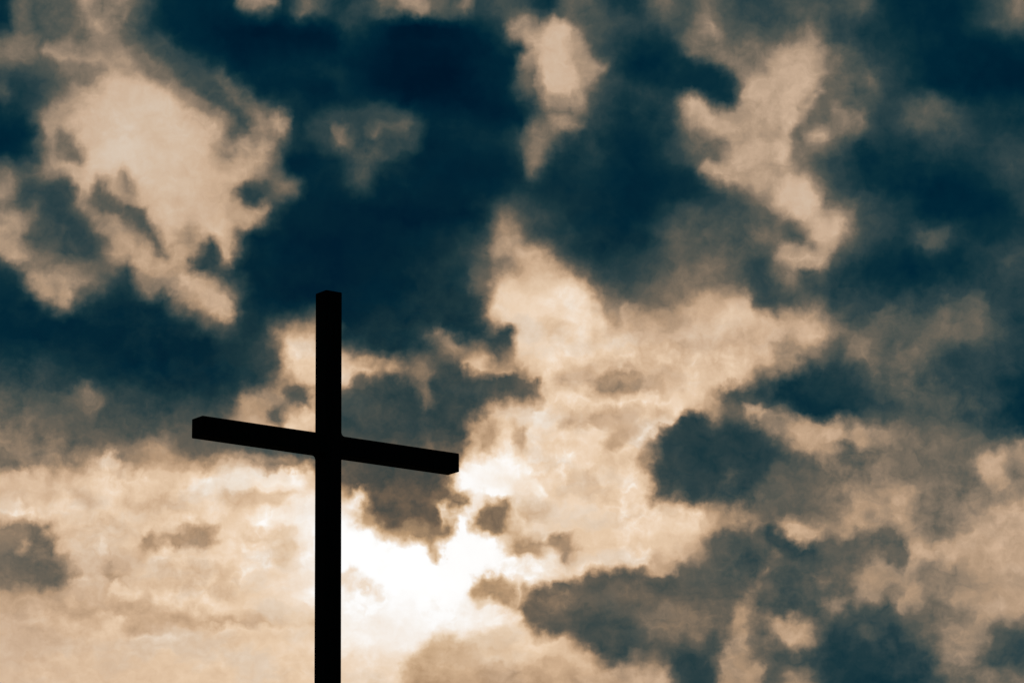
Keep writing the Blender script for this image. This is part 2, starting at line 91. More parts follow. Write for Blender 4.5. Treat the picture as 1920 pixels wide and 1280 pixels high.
[35,35,36,36,36,36,36,36,36,35,35,34,34,34,34,35,37,41,43,32,28,27,27,27,26,26,26,25,25,25,25,25,26,26,27,27,29,36,45,58,59,59,57,36,37,51,59,65,67,68,58,44,33,28,28,28,29,28,27,25,25,25,25,25,25,26,25,25,25,25,25,26,29,35,52,69,74,75,76,76,76,88,89,83,77,78,78,77,76,76,76,73,70,68,68,70,71,73,74,76,78,83,84,73,66,63,63,50,41,35,33,60,61,37,31,28,26,23,18,16,16,16,17,18,18,19,19,20,21,22,24,25,27,30,35,35,32,31,30,29,29,28,28,27,27,26,24,22,19,16,15,15,16,19,21,24],
[32,33,33,33,34,34,33,33,33,33,32,32,32,32,33,36,42,44,43,31,28,26,26,25,25,24,23,23,23,23,22,22,22,22,23,23,24,28,39,57,59,61,57,52,49,46,41,36,38,60,55,39,31,28,28,28,28,28,26,25,25,25,25,25,25,37,34,25,24,24,24,24,25,27,39,56,60,57,54,53,54,67,80,82,83,83,83,82,82,82,82,81,81,81,81,81,81,82,82,82,82,83,83,80,78,76,68,54,36,30,28,30,31,26,25,22,17,17,17,17,18,18,19,19,19,19,19,20,22,24,26,28,29,32,37,36,33,31,29,28,28,27,27,26,26,25,23,22,19,17,15,15,17,19,21,23],
[29,30,30,30,31,31,30,30,30,30,29,29,29,29,30,34,44,44,32,27,26,24,24,23,22,22,21,21,20,20,20,19,19,19,19,19,19,22,27,48,52,52,51,51,52,40,34,33,33,56,58,42,32,30,29,28,28,27,25,24,24,24,24,24,27,44,33,25,24,24,24,24,25,26,31,39,40,40,37,36,37,48,75,81,82,84,84,83,82,78,71,68,66,67,69,70,72,76,78,77,76,79,76,82,79,77,70,62,40,32,31,29,28,27,27,25,17,16,17,18,18,18,19,19,19,19,20,21,24,28,31,32,33,35,36,35,33,30,28,27,26,26,25,25,24,24,23,21,19,17,16,16,17,19,21,22],
[26,27,27,27,27,27,27,27,27,27,26,26,25,25,25,26,36,31,24,23,22,21,21,20,19,19,18,18,18,17,17,17,17,17,17,17,17,18,21,29,34,35,37,42,50,47,39,40,50,68,69,59,45,41,39,32,33,28,25,24,24,24,24,25,35,43,26,25,25,24,26,27,29,28,28,28,27,30,33,33,38,41,65,78,77,79,77,70,67,65,57,55,51,52,56,58,57,63,65,67,71,73,80,80,78,76,73,72,68,60,56,48,39,32,29,25,21,19,18,19,19,19,19,19,19,20,21,24,28,32,35,36,36,37,36,34,32,30,27,25,25,25,24,24,23,23,23,22,20,19,18,17,18,20,22,23],
[24,24,24,24,24,25,24,24,24,24,24,23,23,22,22,21,20,20,19,19,18,18,17,17,16,16,16,15,15,15,15,15,15,15,16,16,16,17,18,20,22,23,27,33,46,57,62,64,70,75,77,78,75,72,76,37,37,39,31,26,25,25,26,29,40,43,29,26,26,25,26,27,28,28,28,28,28,31,33,34,37,44,72,77,71,65,66,65,64,61,57,59,58,59,59,57,55,64,64,65,69,74,77,77,77,76,75,76,78,78,77,70,56,43,38,34,32,28,24,21,20,19,20,20,20,21,23,26,30,34,36,37,37,37,35,33,32,29,27,24,24,24,24,24,24,24,24,23,21,20,19,19,20,21,23,24],
[22,22,22,22,22,22,22,22,23,23,22,22,21,20,20,19,18,17,17,16,16,16,16,15,15,15,14,14,14,14,14,14,14,14,15,16,17,17,18,19,20,21,24,29,40,56,70,75,77,78,79,81,83,83,79,52,44,60,47,38,39,38,35,37,44,44,33,28,26,26,28,35,42,44,46,60,68,64,50,54,62,73,77,78,72,66,68,68,69,69,60,56,58,58,58,63,69,69,69,70,72,75,76,77,76,75,75,75,77,78,77,74,65,53,49,47,46,44,37,29,24,23,25,24,23,24,25,29,32,34,36,36,36,36,35,34,32,30,27,24,24,24,24,24,24,24,24,24,23,21,20,20,21,22,23,24],
[21,20,20,20,20,20,20,21,21,21,21,20,20,19,18,18,17,16,16,15,15,15,14,14,14,14,13,13,13,13,14,14,14,14,15,16,17,18,20,21,22,23,25,28,34,55,75,80,80,80,80,80,80,80,79,77,77,72,62,54,58,55,45,42,45,44,35,29,27,29,34,61,70,71,69,59,57,55,57,72,76,78,79,79,78,75,73,70,71,75,74,73,72,72,73,72,72,72,73,74,74,75,75,75,75,74,74,74,76,77,76,75,69,61,58,56,55,56,53,42,34,30,31,30,27,27,31,36,38,36,36,35,35,35,35,35,34,33,29,25,24,24,24,24,24,25,25,24,24,22,21,21,22,23,24,25],
[19,18,18,18,18,18,18,19,19,19,19,18,18,17,17,16,16,15,15,14,14,14,13,13,13,13,13,12,12,13,13,13,13,14,14,15,16,18,19,21,23,24,25,28,34,57,78,82,82,81,79,77,74,72,70,68,64,58,51,47,50,48,39,36,36,37,34,33,33,37,41,50,62,68,60,49,48,50,56,76,79,80,81,81,81,80,79,78,77,77,77,77,77,77,76,75,74,75,75,74,73,72,72,72,72,72,73,74,74,75,74,73,70,66,64,59,54,54,56,52,45,38,34,34,32,30,38,46,47,40,37,35,35,35,36,36,36,36,32,28,26,26,25,26,26,26,26,25,25,23,22,21,22,24,25,26],
[17,17,16,16,16,16,16,17,17,17,17,17,16,16,15,15,15,14,14,14,13,13,13,13,13,13,12,12,12,12,12,13,13,13,14,14,16,17,18,20,22,24,26,29,38,61,78,82,82,81,77,70,62,55,51,46,41,35,31,29,30,29,26,26,26,30,33,37,43,47,49,49,50,52,45,36,41,47,53,78,81,82,83,83,83,83,83,83,82,82,82,82,82,77,76,76,76,75,74,73,71,70,68,68,68,68,71,73,73,72,71,71,70,69,68,62,55,53,57,58,55,48,41,39,38,34,41,49,49,41,37,35,34,35,35,36,37,38,35,32,32,31,31,31,30,30,28,27,26,24,22,21,23,25,26,28],
[15,15,15,15,14,15,15,15,15,15,15,15,15,14,14,14,14,14,13,13,13,13,13,13,13,13,13,13,13,13,13,13,13,13,13,15,16,18,19,19,21,23,25,32,45,65,77,80,80,80,73,61,49,39,35,30,26,22,19,18,17,17,18,20,21,25,31,37,44,49,49,42,38,37,30,25,26,39,57,83,84,84,83,83,83,83,83,83,83,83,83,83,81,76,74,74,73,73,71,70,69,66,66,66,66,67,70,72,72,71,70,69,69,69,69,66,61,60,62,64,64,60,53,48,43,38,40,44,44,40,38,35,34,34,34,35,36,37,38,38,39,39,39,38,36,34,31,29,27,25,23,21,23,25,27,29],
[13,13,13,13,13,13,13,13,13,13,13,13,13,13,13,13,13,13,13,13,13,13,13,13,13,13,14,14,14,14,14,14,14,14,14,17,20,21,21,19,19,21,24,37,53,67,73,75,76,75,64,50,37,27,24,22,20,18,17,17,16,16,18,19,21,24,35,45,47,46,35,26,27,27,27,25,23,29,58,82,83,83,82,81,81,82,82,83,83,82,80,78,75,72,71,69,68,67,66,66,66,67,68,69,70,71,71,72,71,70,70,69,68,68,69,69,67,66,67,68,70,69,63,55,46,40,37,37,37,38,38,37,35,34,33,33,35,36,38,39,40,40,41,41,39,37,33,29,26,24,22,21,22,24,27,29],
[13,13,13,13,13,13,13,13,13,13,13,13,13,12,12,13,13,13,13,13,13,13,13,13,14,14,14,14,14,15,15,16,18,19,20,23,26,25,22,19,18,19,23,38,53,61,63,64,66,65,53,40,28,18,16,17,17,17,17,17,17,18,18,19,21,23,41,43,29,20,19,18,20,22,30,31,24,24,51,79,82,81,78,77,76,78,82,83,84,83,80,75,71,68,66,65,64,65,65,65,64,66,68,70,73,73,72,73,73,73,72,72,70,69,69,69,69,68,68,69,70,68,63,54,43,37,33,31,32,34,36,39,38,34,32,31,32,34,36,38,38,38,38,39,39,38,34,29,26,23,21,20,21,23,25,29],
[14,14,13,13,13,13,13,14,14,14,13,13,13,13,12,13,13,14,14,14,14,14,14,14,14,14,14,14,14,15,16,18,24,28,30,33,36,31,23,19,17,18,21,30,39,43,44,46,50,52,43,32,22,13,13,14,14,15,16,16,17,17,18,18,19,21,22,21,17,16,16,17,20,24,39,52,42,36,68,81,83,81,77,77,77,77,83,84,84,84,81,73,66,63,64,65,65,64,64,64,62,62,66,69,74,74,73,74,76,77,77,76,73,70,68,66,65,64,64,65,64,61,57,49,38,33,29,27,29,31,33,37,37,33,30,28,29,31,33,36,37,37,37,37,37,37,34,28,25,23,21,20,21,22,24,28],
[14,14,14,13,13,13,14,14,14,14,16,19,20,21,19,16,15,14,14,14,14,14,14,14,14,14,14,14,15,18,20,24,34,40,42,51,59,49,25,19,17,16,18,21,25,27,28,30,34,38,33,26,18,12,12,12,13,14,15,15,16,16,17,17,17,18,18,18,17,17,17,18,22,28,47,67,77,79,82,83,84,83,83,83,84,84,85,84,84,84,80,68,60,58,63,64,63,62,59,56,54,58,63,67,71,72,72,74,76,77,77,76,72,61,50,47,50,52,53,54,53,50,47,41,33,29,27,25,26,27,30,35,34,29,27,26,26,28,29,32,35,36,36,36,36,36,33,27,24,22,21,20,21,22,23,26],
[13,14,14,14,14,14,14,14,13,14,22,29,34,38,35,25,18,15,15,15,14,14,14,14,13,13,14,15,21,27,32,38,47,53,59,65,68,67,32,19,16,15,15,16,16,17,19,20,24,27,24,19,14,11,11,12,13,13,14,14,15,15,16,16,16,16,17,17,18,18,18,19,21,27,46,70,83,84,84,84,84,84,85,85,85,85,85,85,84,83,77,60,53,52,61,57,51,48,46,45,47,52,59,64,67,68,68,70,72,74,75,72,62,42,32,30,33,36,37,39,40,38,35,32,28,27,26,25,25,25,25,27,26,24,24,24,24,24,25,27,29,31,33,33,34,33,29,24,23,22,21,21,21,22,23,23],
[16,15,14,14,14,14,14,15,15,18,30,43,53,58,56,34,24,19,17,16,15,15,15,15,15,15,16,20,28,39,47,55,61,64,66,67,68,63,32,20,15,13,13,13,13,13,14,14,15,16,15,13,12,11,11,12,12,13,13,14,14,15,15,16,16,17,17,18,18,19,19,19,21,25,41,66,81,83,83,83,83,84,85,85,85,85,85,85,84,82,70,52,46,43,42,39,38,39,40,41,43,47,51,55,62,64,63,63,65,67,68,63,48,32,27,26,27,29,31,32,32,30,28,26,25,25,24,24,23,22,21,21,20,20,21,21,21,22,22,23,24,26,27,27,28,27,25,23,22,22,22,22,22,22,22,22],
[24,17,15,15,15,15,15,17,23,32,48,57,59,61,64,45,34,28,25,21,18,16,17,21,25,27,27,30,38,48,57,63,65,66,67,67,64,46,30,21,15,13,12,12,12,12,11,11,10,10,10,10,10,11,11,12,12,12,13,13,13,14,14,15,16,17,17,18,18,19,19,20,24,28,40,63,79,82,82,81,81,82,84,85,85,85,85,85,84,78,59,42,39,36,34,34,34,35,37,39,41,44,45,47,51,55,55,55,57,58,56,48,35,28,26,25,27,33,38,34,29,27,24,24,23,23,22,22,20,19,19,18,18,18,18,18,19,19,20,20,21,22,22,22,22,22,22,22,22,22,22,23,23,23,23,22],
[40,21,16,16,16,16,16,22,40,51,57,58,59,60,59,50,45,40,33,27,22,19,20,28,40,45,44,44,49,55,62,65,67,67,66,63,53,36,29,22,16,13,12,12,12,11,11,10,10,9,9,9,10,10,10,11,11,12,12,12,12,13,14,14,15,16,17,18,18,18,19,21,30,35,43,63,77,80,80,78,78,78,80,82,83,84,84,82,79,66,44,34,32,30,29,30,31,32,35,37,41,43,44,44,45,46,46,46,48,49,44,35,27,25,25,26,29,41,44,33,29,28,26,24,23,22,21,20,18,17,17,16,16,16,16,16,16,17,17,18,18,19,19,20,20,21,22,22,23,23,24,24,24,24,23,23],
[45,26,18,17,16,17,19,29,48,57,58,57,57,59,52,47,50,44,38,32,26,23,22,32,46,47,49,55,57,59,66,67,67,64,58,50,40,29,24,20,15,13,12,12,12,11,11,11,11,10,10,10,10,9,10,10,11,11,11,12,12,12,13,14,15,15,16,17,18,18,19,22,33,39,44,58,71,75,74,74,74,76,76,77,78,76,75,70,60,43,33,28,27,26,26,27,29,30,32,35,38,41,43,43,44,43,43,42,41,40,36,30,25,25,25,27,34,44,45,34,30,31,33,28,25,22,21,19,17,16,16,15,15,15,15,15,15,15,15,16,16,17,18,18,19,20,22,23,24,24,25,26,25,25,24,23],
[43,31,23,20,19,20,24,33,46,53,53,49,50,51,47,44,43,42,39,36,33,26,23,33,50,51,57,61,61,60,65,65,55,42,36,34,30,22,18,16,13,12,12,12,11,11,11,11,11,10,10,10,9,9,10,10,11,11,11,12,12,12,13,14,14,15,16,17,17,18,19,22,31,36,39,48,56,60,63,66,71,74,75,73,68,61,54,47,39,32,27,24,24,24,24,25,27,28,30,32,33,37,41,42,43,43,42,41,39,36,33,29,25,24,25,29,39,45,46,42,29,32,42,34,28,24,22,19,17,16,16,15,15,14,14,14,14,15,15,15,15,16,17,18,19,20,21,23,24,25,26,26,26,26,25,24],
[46,55,44,30,27,33,45,50,46,47,45,43,42,42,42,41,41,40,38,40,40,34,31,45,61,64,65,65,64,62,58,46,28,24,25,26,27,22,16,13,12,12,12,12,11,11,11,11,11,10,10,10,10,9,10,10,11,11,11,12,12,12,13,13,14,15,15,16,17,18,19,22,28,32,35,41,46,49,54,60,68,71,71,68,57,46,38,32,28,25,23,22,22,22,22,23,25,26,28,29,31,33,38,40,41,41,41,41,39,35,32,29,27,25,26,31,44,53,56,59,51,56,62,55,32,26,23,21,19,18,17,16,16,15,15,15,15,16,17,16,16,16,17,18,19,20,21,23,24,26,26,26,26,26,25,23],
[50,61,59,54,45,56,60,60,47,44,41,38,35,37,37,35,32,32,34,42,51,50,51,58,64,64,62,60,62,64,64,57,29,24,25,27,40,43,23,16,13,12,12,12,11,11,11,10,10,10,10,10,9,9,10,10,10,11,11,11,11,12,12,13,14,14,15,16,17,18,20,22,26,30,35,44,49,51,55,62,69,70,69,63,46,36,29,25,22,21,19,19,20,20,20,21,22,24,26,28,30,33,36,37,37,38,39,39,37,33,32,31,29,28,29,33,54,62,65,65,64,63,62,57,39,31,27,23,22,20,19,18,17,17,16,16,17,19,22,21,19,18,18,19,19,20,20,21,23,24,25,25,25,24,23,22],
[46,58,60,59,60,59,60,56,44,39,36,33,30,28,27,26,25,27,34,48,59,60,58,61,62,58,49,42,50,62,64,60,40,25,25,31,63,66,35,20,14,13,13,12,12,11,11,10,9,9,9,9,9,9,10,10,10,10,11,11,11,11,12,13,13,14,15,15,16,18,21,23,26,29,36,50,57,59,60,65,68,68,65,53,35,28,24,21,19,18,17,17,17,17,18,19,20,22,24,27,30,33,35,35,34,34,35,35,34,33,33,32,32,31,33,36,48,60,59,57,52,47,58,58,50,40,33,28,25,23,21,20,20,19,18,19,21,27,30,29,24,21,19,19,19,19,18,19,20,21,22,22,22,21,20,19],
[40,56,60,59,57,60,59,51,37,32,31,29,28,27,27,25,25,25,32,44,57,60,63,61,58,54,37,39,55,62,62,59,47,28,25,42,67,65,36,20,14,12,12,12,12,11,10,9,9,9,9,9,9,9,10,10,10,10,10,11,11,11,12,13,13,14,14,15,16,18,21,23,25,28,34,50,60,63,61,61,58,55,49,38,28,24,20,19,18,17,16,16,16,16,16,17,18,20,23,27,30,33,34,34,33,32,32,32,32,33,33,33,34,35,38,41,47,48,42,43,46,44,63,66,62,54,44,34,29,26,24,23,22,21,20,21,25,30,32,31,27,23,20,19,18,17,17,16,17,18,19,20,20,18,17,17],
[37,53,58,60,59,59,57,46,32,28,27,27,27,28,27,25,25,27,34,49,54,63,59,53,51,40,35,45,63,63,58,56,57,49,43,61,66,64,36,19,13,12,12,12,12,11,10,9,9,9,9,9,9,9,10,10,10,10,10,11,11,11,12,12,13,14,14,15,15,17,20,22,24,26,31,46,58,61,58,52,44,37,33,28,23,21,19,18,17,17,16,16,15,15,15,16,17,18,22,25,30,33,33,32,32,32,32,32,32,32,33,34,36,38,40,43,44,36,32,34,48,60,68,69,69,66,54,41,32,28,26,24,23,22,20,21,24,28,30,28,25,22,19,17,17,16,16,16,16,17,18,18,18,18,17,16],
[42,53,57,58,58,57,56,47,36,30,27,27,27,27,26,25,27,31,46,51,51,60,52,44,40,35,52,64,66,62,59,58,62,69,71,72,70,63,44,28,24,20,17,14,12,12,11,10,10,10,10,10,10,10,10,10,10,10,10,10,11,11,11,12,12,13,13,14,14,15,17,19,21,24,28,42,54,57,53,44,35,29,25,23,21,20,19,18,17,16,16,15,15,14,14,15,16,17,20,24,28,31,32,32,31,31,31,31,31,31,31,33,34,36,37,39,39,34,33,40,56,64,66,66,66,67,62,46,33,28,26,24,23,22,20,20,21,21,21,20,18,17,16,16,15,15,15,15,16,17,17,18,18,17,17,16],
[46,49,55,55,55,56,53,48,40,31,28,27,26,25,25,27,30,42,51,48,56,58,46,37,34,41,64,68,68,66,63,64,66,70,72,72,70,64,62,57,45,35,26,18,14,12,12,12,11,11,11,11,11,10,10,10,10,10,10,10,10,10,10,10,10,11,11,12,12,13,14,15,16,19,25,37,50,51,45,38,32,27,24,22,21,20,19,17,17,16,15,15,14,13,13,14,15,16,18,21,25,28,30,31,31,31,30,30,30,29,29,30,31,32,33,34,36,41,50,62,67,67,65,65,66,66,61,47,34,28,26,24,23,21,20,19,18,16,15,15,14,14,14,14,14,14,14,14,15,16,18,19,19,18,16,15],
[43,44,47,49,49,49,46,45,44,40,29,27,25,25,26,29,38,51,46,48,51,43,37,35,35,58,67,70,70,69,68,68,69,70,70,70,68,65,63,63,63,50,34,22,17,13,12,12,12,12,12,11,11,11,10,10,10,10,9,9,9,9,8,8,8,9,9,10,10,11,11,12,13,15,21,33,44,43,37,33,29,27,25,23,21,20,18,17,16,16,15,14,14,13,13,13,13,14,16,19,22,25,28,29,30,30,29,28,27,27,27,28,30,31,32,36,41,52,65,70,70,69,65,62,62,59,52,44,32,28,26,24,22,21,19,18,16,15,14,13,13,13,13,13,13,13,13,13,14,16,18,21,21,19,17,14],
[29,32,37,41,42,39,34,31,32,37,28,25,25,25,28,34,50,46,37,35,35,35,35,35,46,65,69,71,70,69,69,69,69,69,69,68,66,64,61,56,59,64,53,25,19,14,12,12,12,12,12,11,11,11,10,10,9,9,9,9,9,9,9,9,9,9,9,10,10,10,10,10,12,14,19,27,35,35,32,29,27,25,23,21,20,19,17,16,16,15,15,14,14,13,13,13,12,13,15,17,19,21,24,26,26,27,26,25,25,25,27,29,31,33,36,44,53,64,70,71,71,70,62,50,46,42,38,33,29,26,25,23,21,20,18,17,16,15,14,13,13,13,12,12,12,13,13,13,14,16,19,21,22,20,18,15],
[27,29,36,42,43,37,30,27,27,27,26,24,24,26,30,47,49,38,35,35,38,45,51,57,65,70,71,71,71,70,70,70,70,70,68,66,65,63,56,37,30,39,49,29,23,18,14,12,12,12,12,11,11,11,11,11,10,11,11,11,11,11,10,10,10,10,11,11,11,11,11,11,13,14,17,22,26,27,27,26,24,22,21,19,18,17,16,16,15,15,15,14,14,13,13,12,12,12,14,16,17,17,19,21,22,22,22,22,23,26,29,32,35,39,43,52,63,71,71,71,71,70,58,39,34,32,29,27,25,24,22,21,19,18,16,15,14,14,13,13,12,12,12,12,13,13,14,15,16,18,20,21,22,21,19,18],
[26,31,43,51,51,45,32,27,26,25,24,24,25,27,31,50,52,40,35,36,51,56,55,62,69,71,73,73,72,71,71,71,70,70,67,65,65,63,39,25,23,24,30,33,31,29,23,15,12,12,12,12,12,12,13,13,14,14,13,12,12,12,11,11,11,11,11,11,11,11,11,11,12,14,15,17,20,21,22,22,21,19,18,17,16,16,16,16,15,15,15,14,14,13,12,12,12,12,13,14,15,15,16,17,18,18,18,21,26,30,34,39,43,48,53,58,64,70,71,71,72,69,54,36,29,26,24,23,21,20,19,18,17,16,15,14,13,13,13,13,12,12,12,13,14,15,16,17,19,20,21,22,23,22,21,20],
[28,37,48,52,53,49,39,28,26,26,25,25,27,28,38,62,66,42,35,47,61,56,49,56,70,72,74,74,74,73,73,72,71,70,67,65,65,61,31,23,24,26,30,38,41,40,34,20,12,12,12,13,13,14,15,18,20,19,15,13,12,12,12,12,12,12,11,11,11,11,11,12,12,13,13,14,15,16,18,18,18,17,16,16,15,15,15,16,16,16,15,14,14,13,12,12,12,12,12,13,14,15,15,16,16,17,20,26,32,38,42,49,54,58,59,59,60,65,70,70,70,64,49,33,27,23,22,20,19,18,17,16,16,15,15,14,14,14,13,13,13,13,13,14,15,16,17,19,21,22,24,25,25,25,24,22],
[30,36,47,48,47,48,39,30,30,33,33,31,31,36,59,68,70,58,51,61,68,56,49,60,72,74,74,74,74,74,73,73,72,71,69,67,66,65,48,33,34,33,36,43,42,40,35,21,13,13,13,14,14,15,19,23,24,22,17,15,13,13,13,12,12,12,12,11,11,11,11,12,12,12,12,12,13,14,15,16,19,20,17,16,15,15,16,16,16,16,16,15,14,13,13,12,12,12,12,13,14,15,15,16,17,21,30,41,54,62,60,57,59,63,63,63,63,64,65,65,61,52,41,31,27,24,22,20,19,17,16,16,16,16,15,15,15,15,15,15,15,15,15,16,17,17,19,21,22,24,26,26,26,26,25,24],
[30,32,41,43,43,43,33,30,34,41,45,45,46,54,67,68,70,71,70,72,73,58,52,72,76,75,74,74,74,74,73,73,72,70,69,68,68,67,64,61,54,48,45,40,34,29,24,16,13,13,14,14,15,16,22,27,27,23,18,15,14,13,13,13,12,12,12,11,11,11,11,11,11,11,11,11,11,13,14,16,25,28,21,17,15,16,16,17,17,17,17,16,15,14,13,13,12,12,13,14,15,16,16,17,19,27,50,64,65,62,58,58,59,60,59,58,57,58,57,54,50,42,35,30,27,24,22,20,19,17,16,16,16,16,16,16,16,16,16,16,16,16,17,17,18,19,20,21,23,24,25,26,26,26,25,24],
[25,25,29,29,29,30,26,26,30,38,50,56,58,60,62,64,70,75,76,77,76,73,75,78,77,76,74,74,74,74,73,73,72,70,68,66,65,65,64,65,62,55,47,38,28,17,13,12,13,13,14,15,15,17,24,31,31,25,21,18,15,14,13,13,13,12,12,12,11,11,11,11,11,11,11,11,11,12,14,17,30,40,28,19,17,17,17,17,18,18,19,18,16,14,14,13,12,13,14,15,17,18,19,21,23,31,55,60,57,61,62,62,63,63,59,57,57,57,55,49,45,39,33,30,27,24,22,20,19,17,16,16,16,17,17,17,18,18,18,18,18,18,19,19,20,20,21,22,23,24,24,24,24,24,24,23],
[19,18,19,18,19,20,19,20,23,30,46,54,51,47,43,43,61,74,77,78,78,77,78,78,77,75,74,74,74,74,73,73,72,70,67,63,59,59,62,62,60,57,51,40,26,15,11,11,12,13,14,14,15,18,25,31,32,29,25,23,17,14,14,13,12,12,12,12,12,11,11,11,11,12,12,12,12,13,15,20,38,46,41,24,19,17,17,18,18,20,20,19,16,15,14,13,12,13,15,17,19,22,24,27,31,35,39,41,41,52,64,66,64,64,63,62,65,65,60,47,44,41,36,32,28,26,23,21,19,17,16,17,17,17,18,18,19,19,19,20,20,21,21,21,21,21,21,22,22,23,23,23,23,23,23,23],
[15,14,13,13,13,13,14,16,18,28,41,50,45,42,42,42,58,72,76,78,78,79,79,78,77,75,74,74,74,74,74,73,72,70,66,61,50,48,59,59,59,58,52,40,26,17,14,12,12,14,16,18,19,22,27,31,31,30,29,28,23,20,18,16,13,12,12,12,12,12,12,12,12,12,13,13,13,14,17,23,39,46,46,31,22,19,18,18,19,21,21,19,17,15,14,13,13,14,15,17,21,24,27,33,37,38,38,38,40,49,61,62,62,62,65,67,67,67,64,46,43,45,45,41,34,30,26,24,21,19,18,18,18,18,19,19,19,20,21,22,23,24,24,24,23,22,22,22,22,22,22,22,21,22,22,22],
[15,13,12,12,12,13,13,15,19,32,49,51,43,42,43,52,68,72,75,77,78,79,79,78,76,74,73,73,74,74,74,74,72,70,65,60,52,50,56,58,58,58,55,43,28,21,17,15,15,18,22,23,25,28,27,27,28,27,28,27,26,25,24,22,18,13,12,12,12,12,13,13,13,14,14,14,15,16,19,25,39,47,46,36,26,22,21,19,19,20,20,18,16,15,14,13,13,14,16,17,20,23,27,34,38,42,39,40,39,45,60,60,60,62,66,66,65,65,59,43,39,47,56,54,43,36,31,28,25,22,20,20,19,19,20,21,22,23,23,24,25,26,26,26,24,23,21,21,21,21,21,20,20,20,20,20],
[15,13,13,12,12,13,13,15,20,36,54,50,42,43,55,68,71,71,73,75,78,78,77,77,75,74,73,73,74,74,75,74,73,69,65,61,52,43,47,53,53,55,54,47,32,26,18,16,18,23,25,25,31,43,33,25,25,26,26,26,26,26,25,25,22,16,12,12,13,13,13,14,14,15,15,15,16,18,21,26,37,48,47,40,30,27,24,22,21,20,19,17,16,14,14,14,14,14,16,17,19,22,26,32,37,39,40,44,49,50,60,60,60,60,60,60,61,61,59,42,39,57,60,62,49,41,36,35,33,30,24,22,21,21,22,23,27,29,28,27,27,28,27,26,24,22,20,20,19,19,19,19,19,18,18,18],
[15,13,13,12,12,13,13,15,21,36,56,56,48,53,65,70,70,70,71,74,77,77,77,76,75,74,73,73,74,75,75,74,70,67,66,63,50,34,33,36,44,49,50,46,43,35,19,17,20,24,25,26,40,44,34,27,25,31,39,28,28,32,30,25,24,18,13,13,13,13,14,14,14,15,15,15,15,17,19,22,32,43,44,42,37,33,30,29,24,21,19,18,16,15,15,15,15,15,16,18,19,22,27,36,43,44,45,52,60,62,62,62,60,59,58,59,60,60,66,58,39,43,51,53,46,43,41,44,45,40,28,24,22,23,24,26,33,34,34,31,29,29,28,25,23,20,19,19,18,18,17,18,18,18,17,18],
[16,14,14,13,13,14,14,16,22,35,56,58,58,60,65,68,69,70,71,73,76,76,76,76,75,75,74,74,75,75,73,69,67,66,65,58,46,34,27,28,48,55,54,54,60,50,21,17,20,24,25,25,35,41,29,26,25,31,32,31,34,35,34,26,24,18,13,13,13,14,14,14,14,13,13,13,12,13,14,16,31,44,43,41,46,51,51,51,39,24,21,20,18,17,16,16,16,16,17,18,20,22,30,42,57,60,60,63,64,64,63,62,60,59,59,60,60,60,63,69,52,38,38,38,43,45,45,47,47,46,30,25,23,24,25,28,34,34,34,33,31,29,27,25,22,20,19,19,18,18,18,18,18,18,18,18],
[18,17,15,15,15,16,17,18,23,31,44,55,58,59,61,65,67,69,71,73,75,75,75,75,75,75,75,75,75,73,68,67,66,62,55,48,44,36,27,28,42,50,53,57,61,49,19,16,19,22,24,25,25,25,25,25,25,26,26,26,28,31,31,26,22,16,13,13,13,13,13,13,13,12,11,10,10,10,11,12,22,32,32,41,51,50,46,41,35,27,23,21,20,18,17,17,17,17,17,19,21,23,33,49,62,63,65,63,57,56,57,58,59,59,59,60,60,61,65,66,63,47,38,37,40,50,49,45,44,39,29,25,24,24,25,27,33,34,35,33,31,28,26,23,21,19,19,18,18,17,17,17,18,18,17,17],
[20,19,19,18,18,18,19,21,23,28,38,49,57,58,60,64,66,68,71,73,74,74,75,75,75,75,75,75,75,72,68,65,58,50,47,42,34,29,29,36,40,40,41,44,52,34,17,16,16,18,21,23,23,23,24,24,25,25,26,26,26,26,26,22,17,13,12,12,11,11,11,11,11,10,10,9,9,10,11,14,18,25,30,34,40,41,41,42,41,31,25,23,21,19,18,18,18,18,18,19,21,25,37,55,64,65,64,54,40,34,37,51,58,60,60,61,62,64,67,67,56,59,43,38,38,44,40,37,37,33,29,26,24,24,24,25,28,30,31,29,27,24,22,20,18,17,16,16,15,15,15,15,16,15,14,14],
[21,21,23,24,24,21,21,21,22,26,33,43,52,57,60,64,66,68,70,72,73,74,74,74,74,75,75,74,73,71,63,54,48,44,38,30,28,32,39,40,39,34,29,27,24,18,16,16,14,13,15,16,17,17,18,19,19,21,22,22,21,19,17,14,11,10,10,10,9,9,9,8,8,9,9,9,9,11,13,18,23,23,38,51,50,50,50,50,47,35,27,24,22,20,19,19,18,19,19,20,22,24,35,54,64,62,55,35,22,18,21,38,57,61,62,63,63,64,67,68,64,53,60,40,38,37,36,35,34,32,31,29,25,23,22,22,23,23,23,21,19,17,16,15,14,13,13,12,12,12,12,12,13,13,12,11],
[21,22,27,29,30,24,21,21,21,25,29,36,43,50,56,61,64,66,67,70,72,73,74,74,74,74,73,72,67,57,50,48,43,33,29,29,34,40,40,37,34,26,21,18,16,15,16,14,12,12,12,12,12,14,14,14,14,14,14,14,13,11,8,7,8,8,8,7,7,7,7,7,8,8,9,10,10,12,15,24,28,27,39,56,57,56,54,53,51,38,30,25,23,22,20,20,19,20,20,21,21,22,27,32,39,39,29,19,16,16,17,32,58,63,63,63,63,64,66,68,68,62,52,58,38,37,36,33,30,33,35,32,26,23,21,19,18,17,16,15,13,12,12,12,11,11,11,10,10,10,10,11,11,11,10,10],
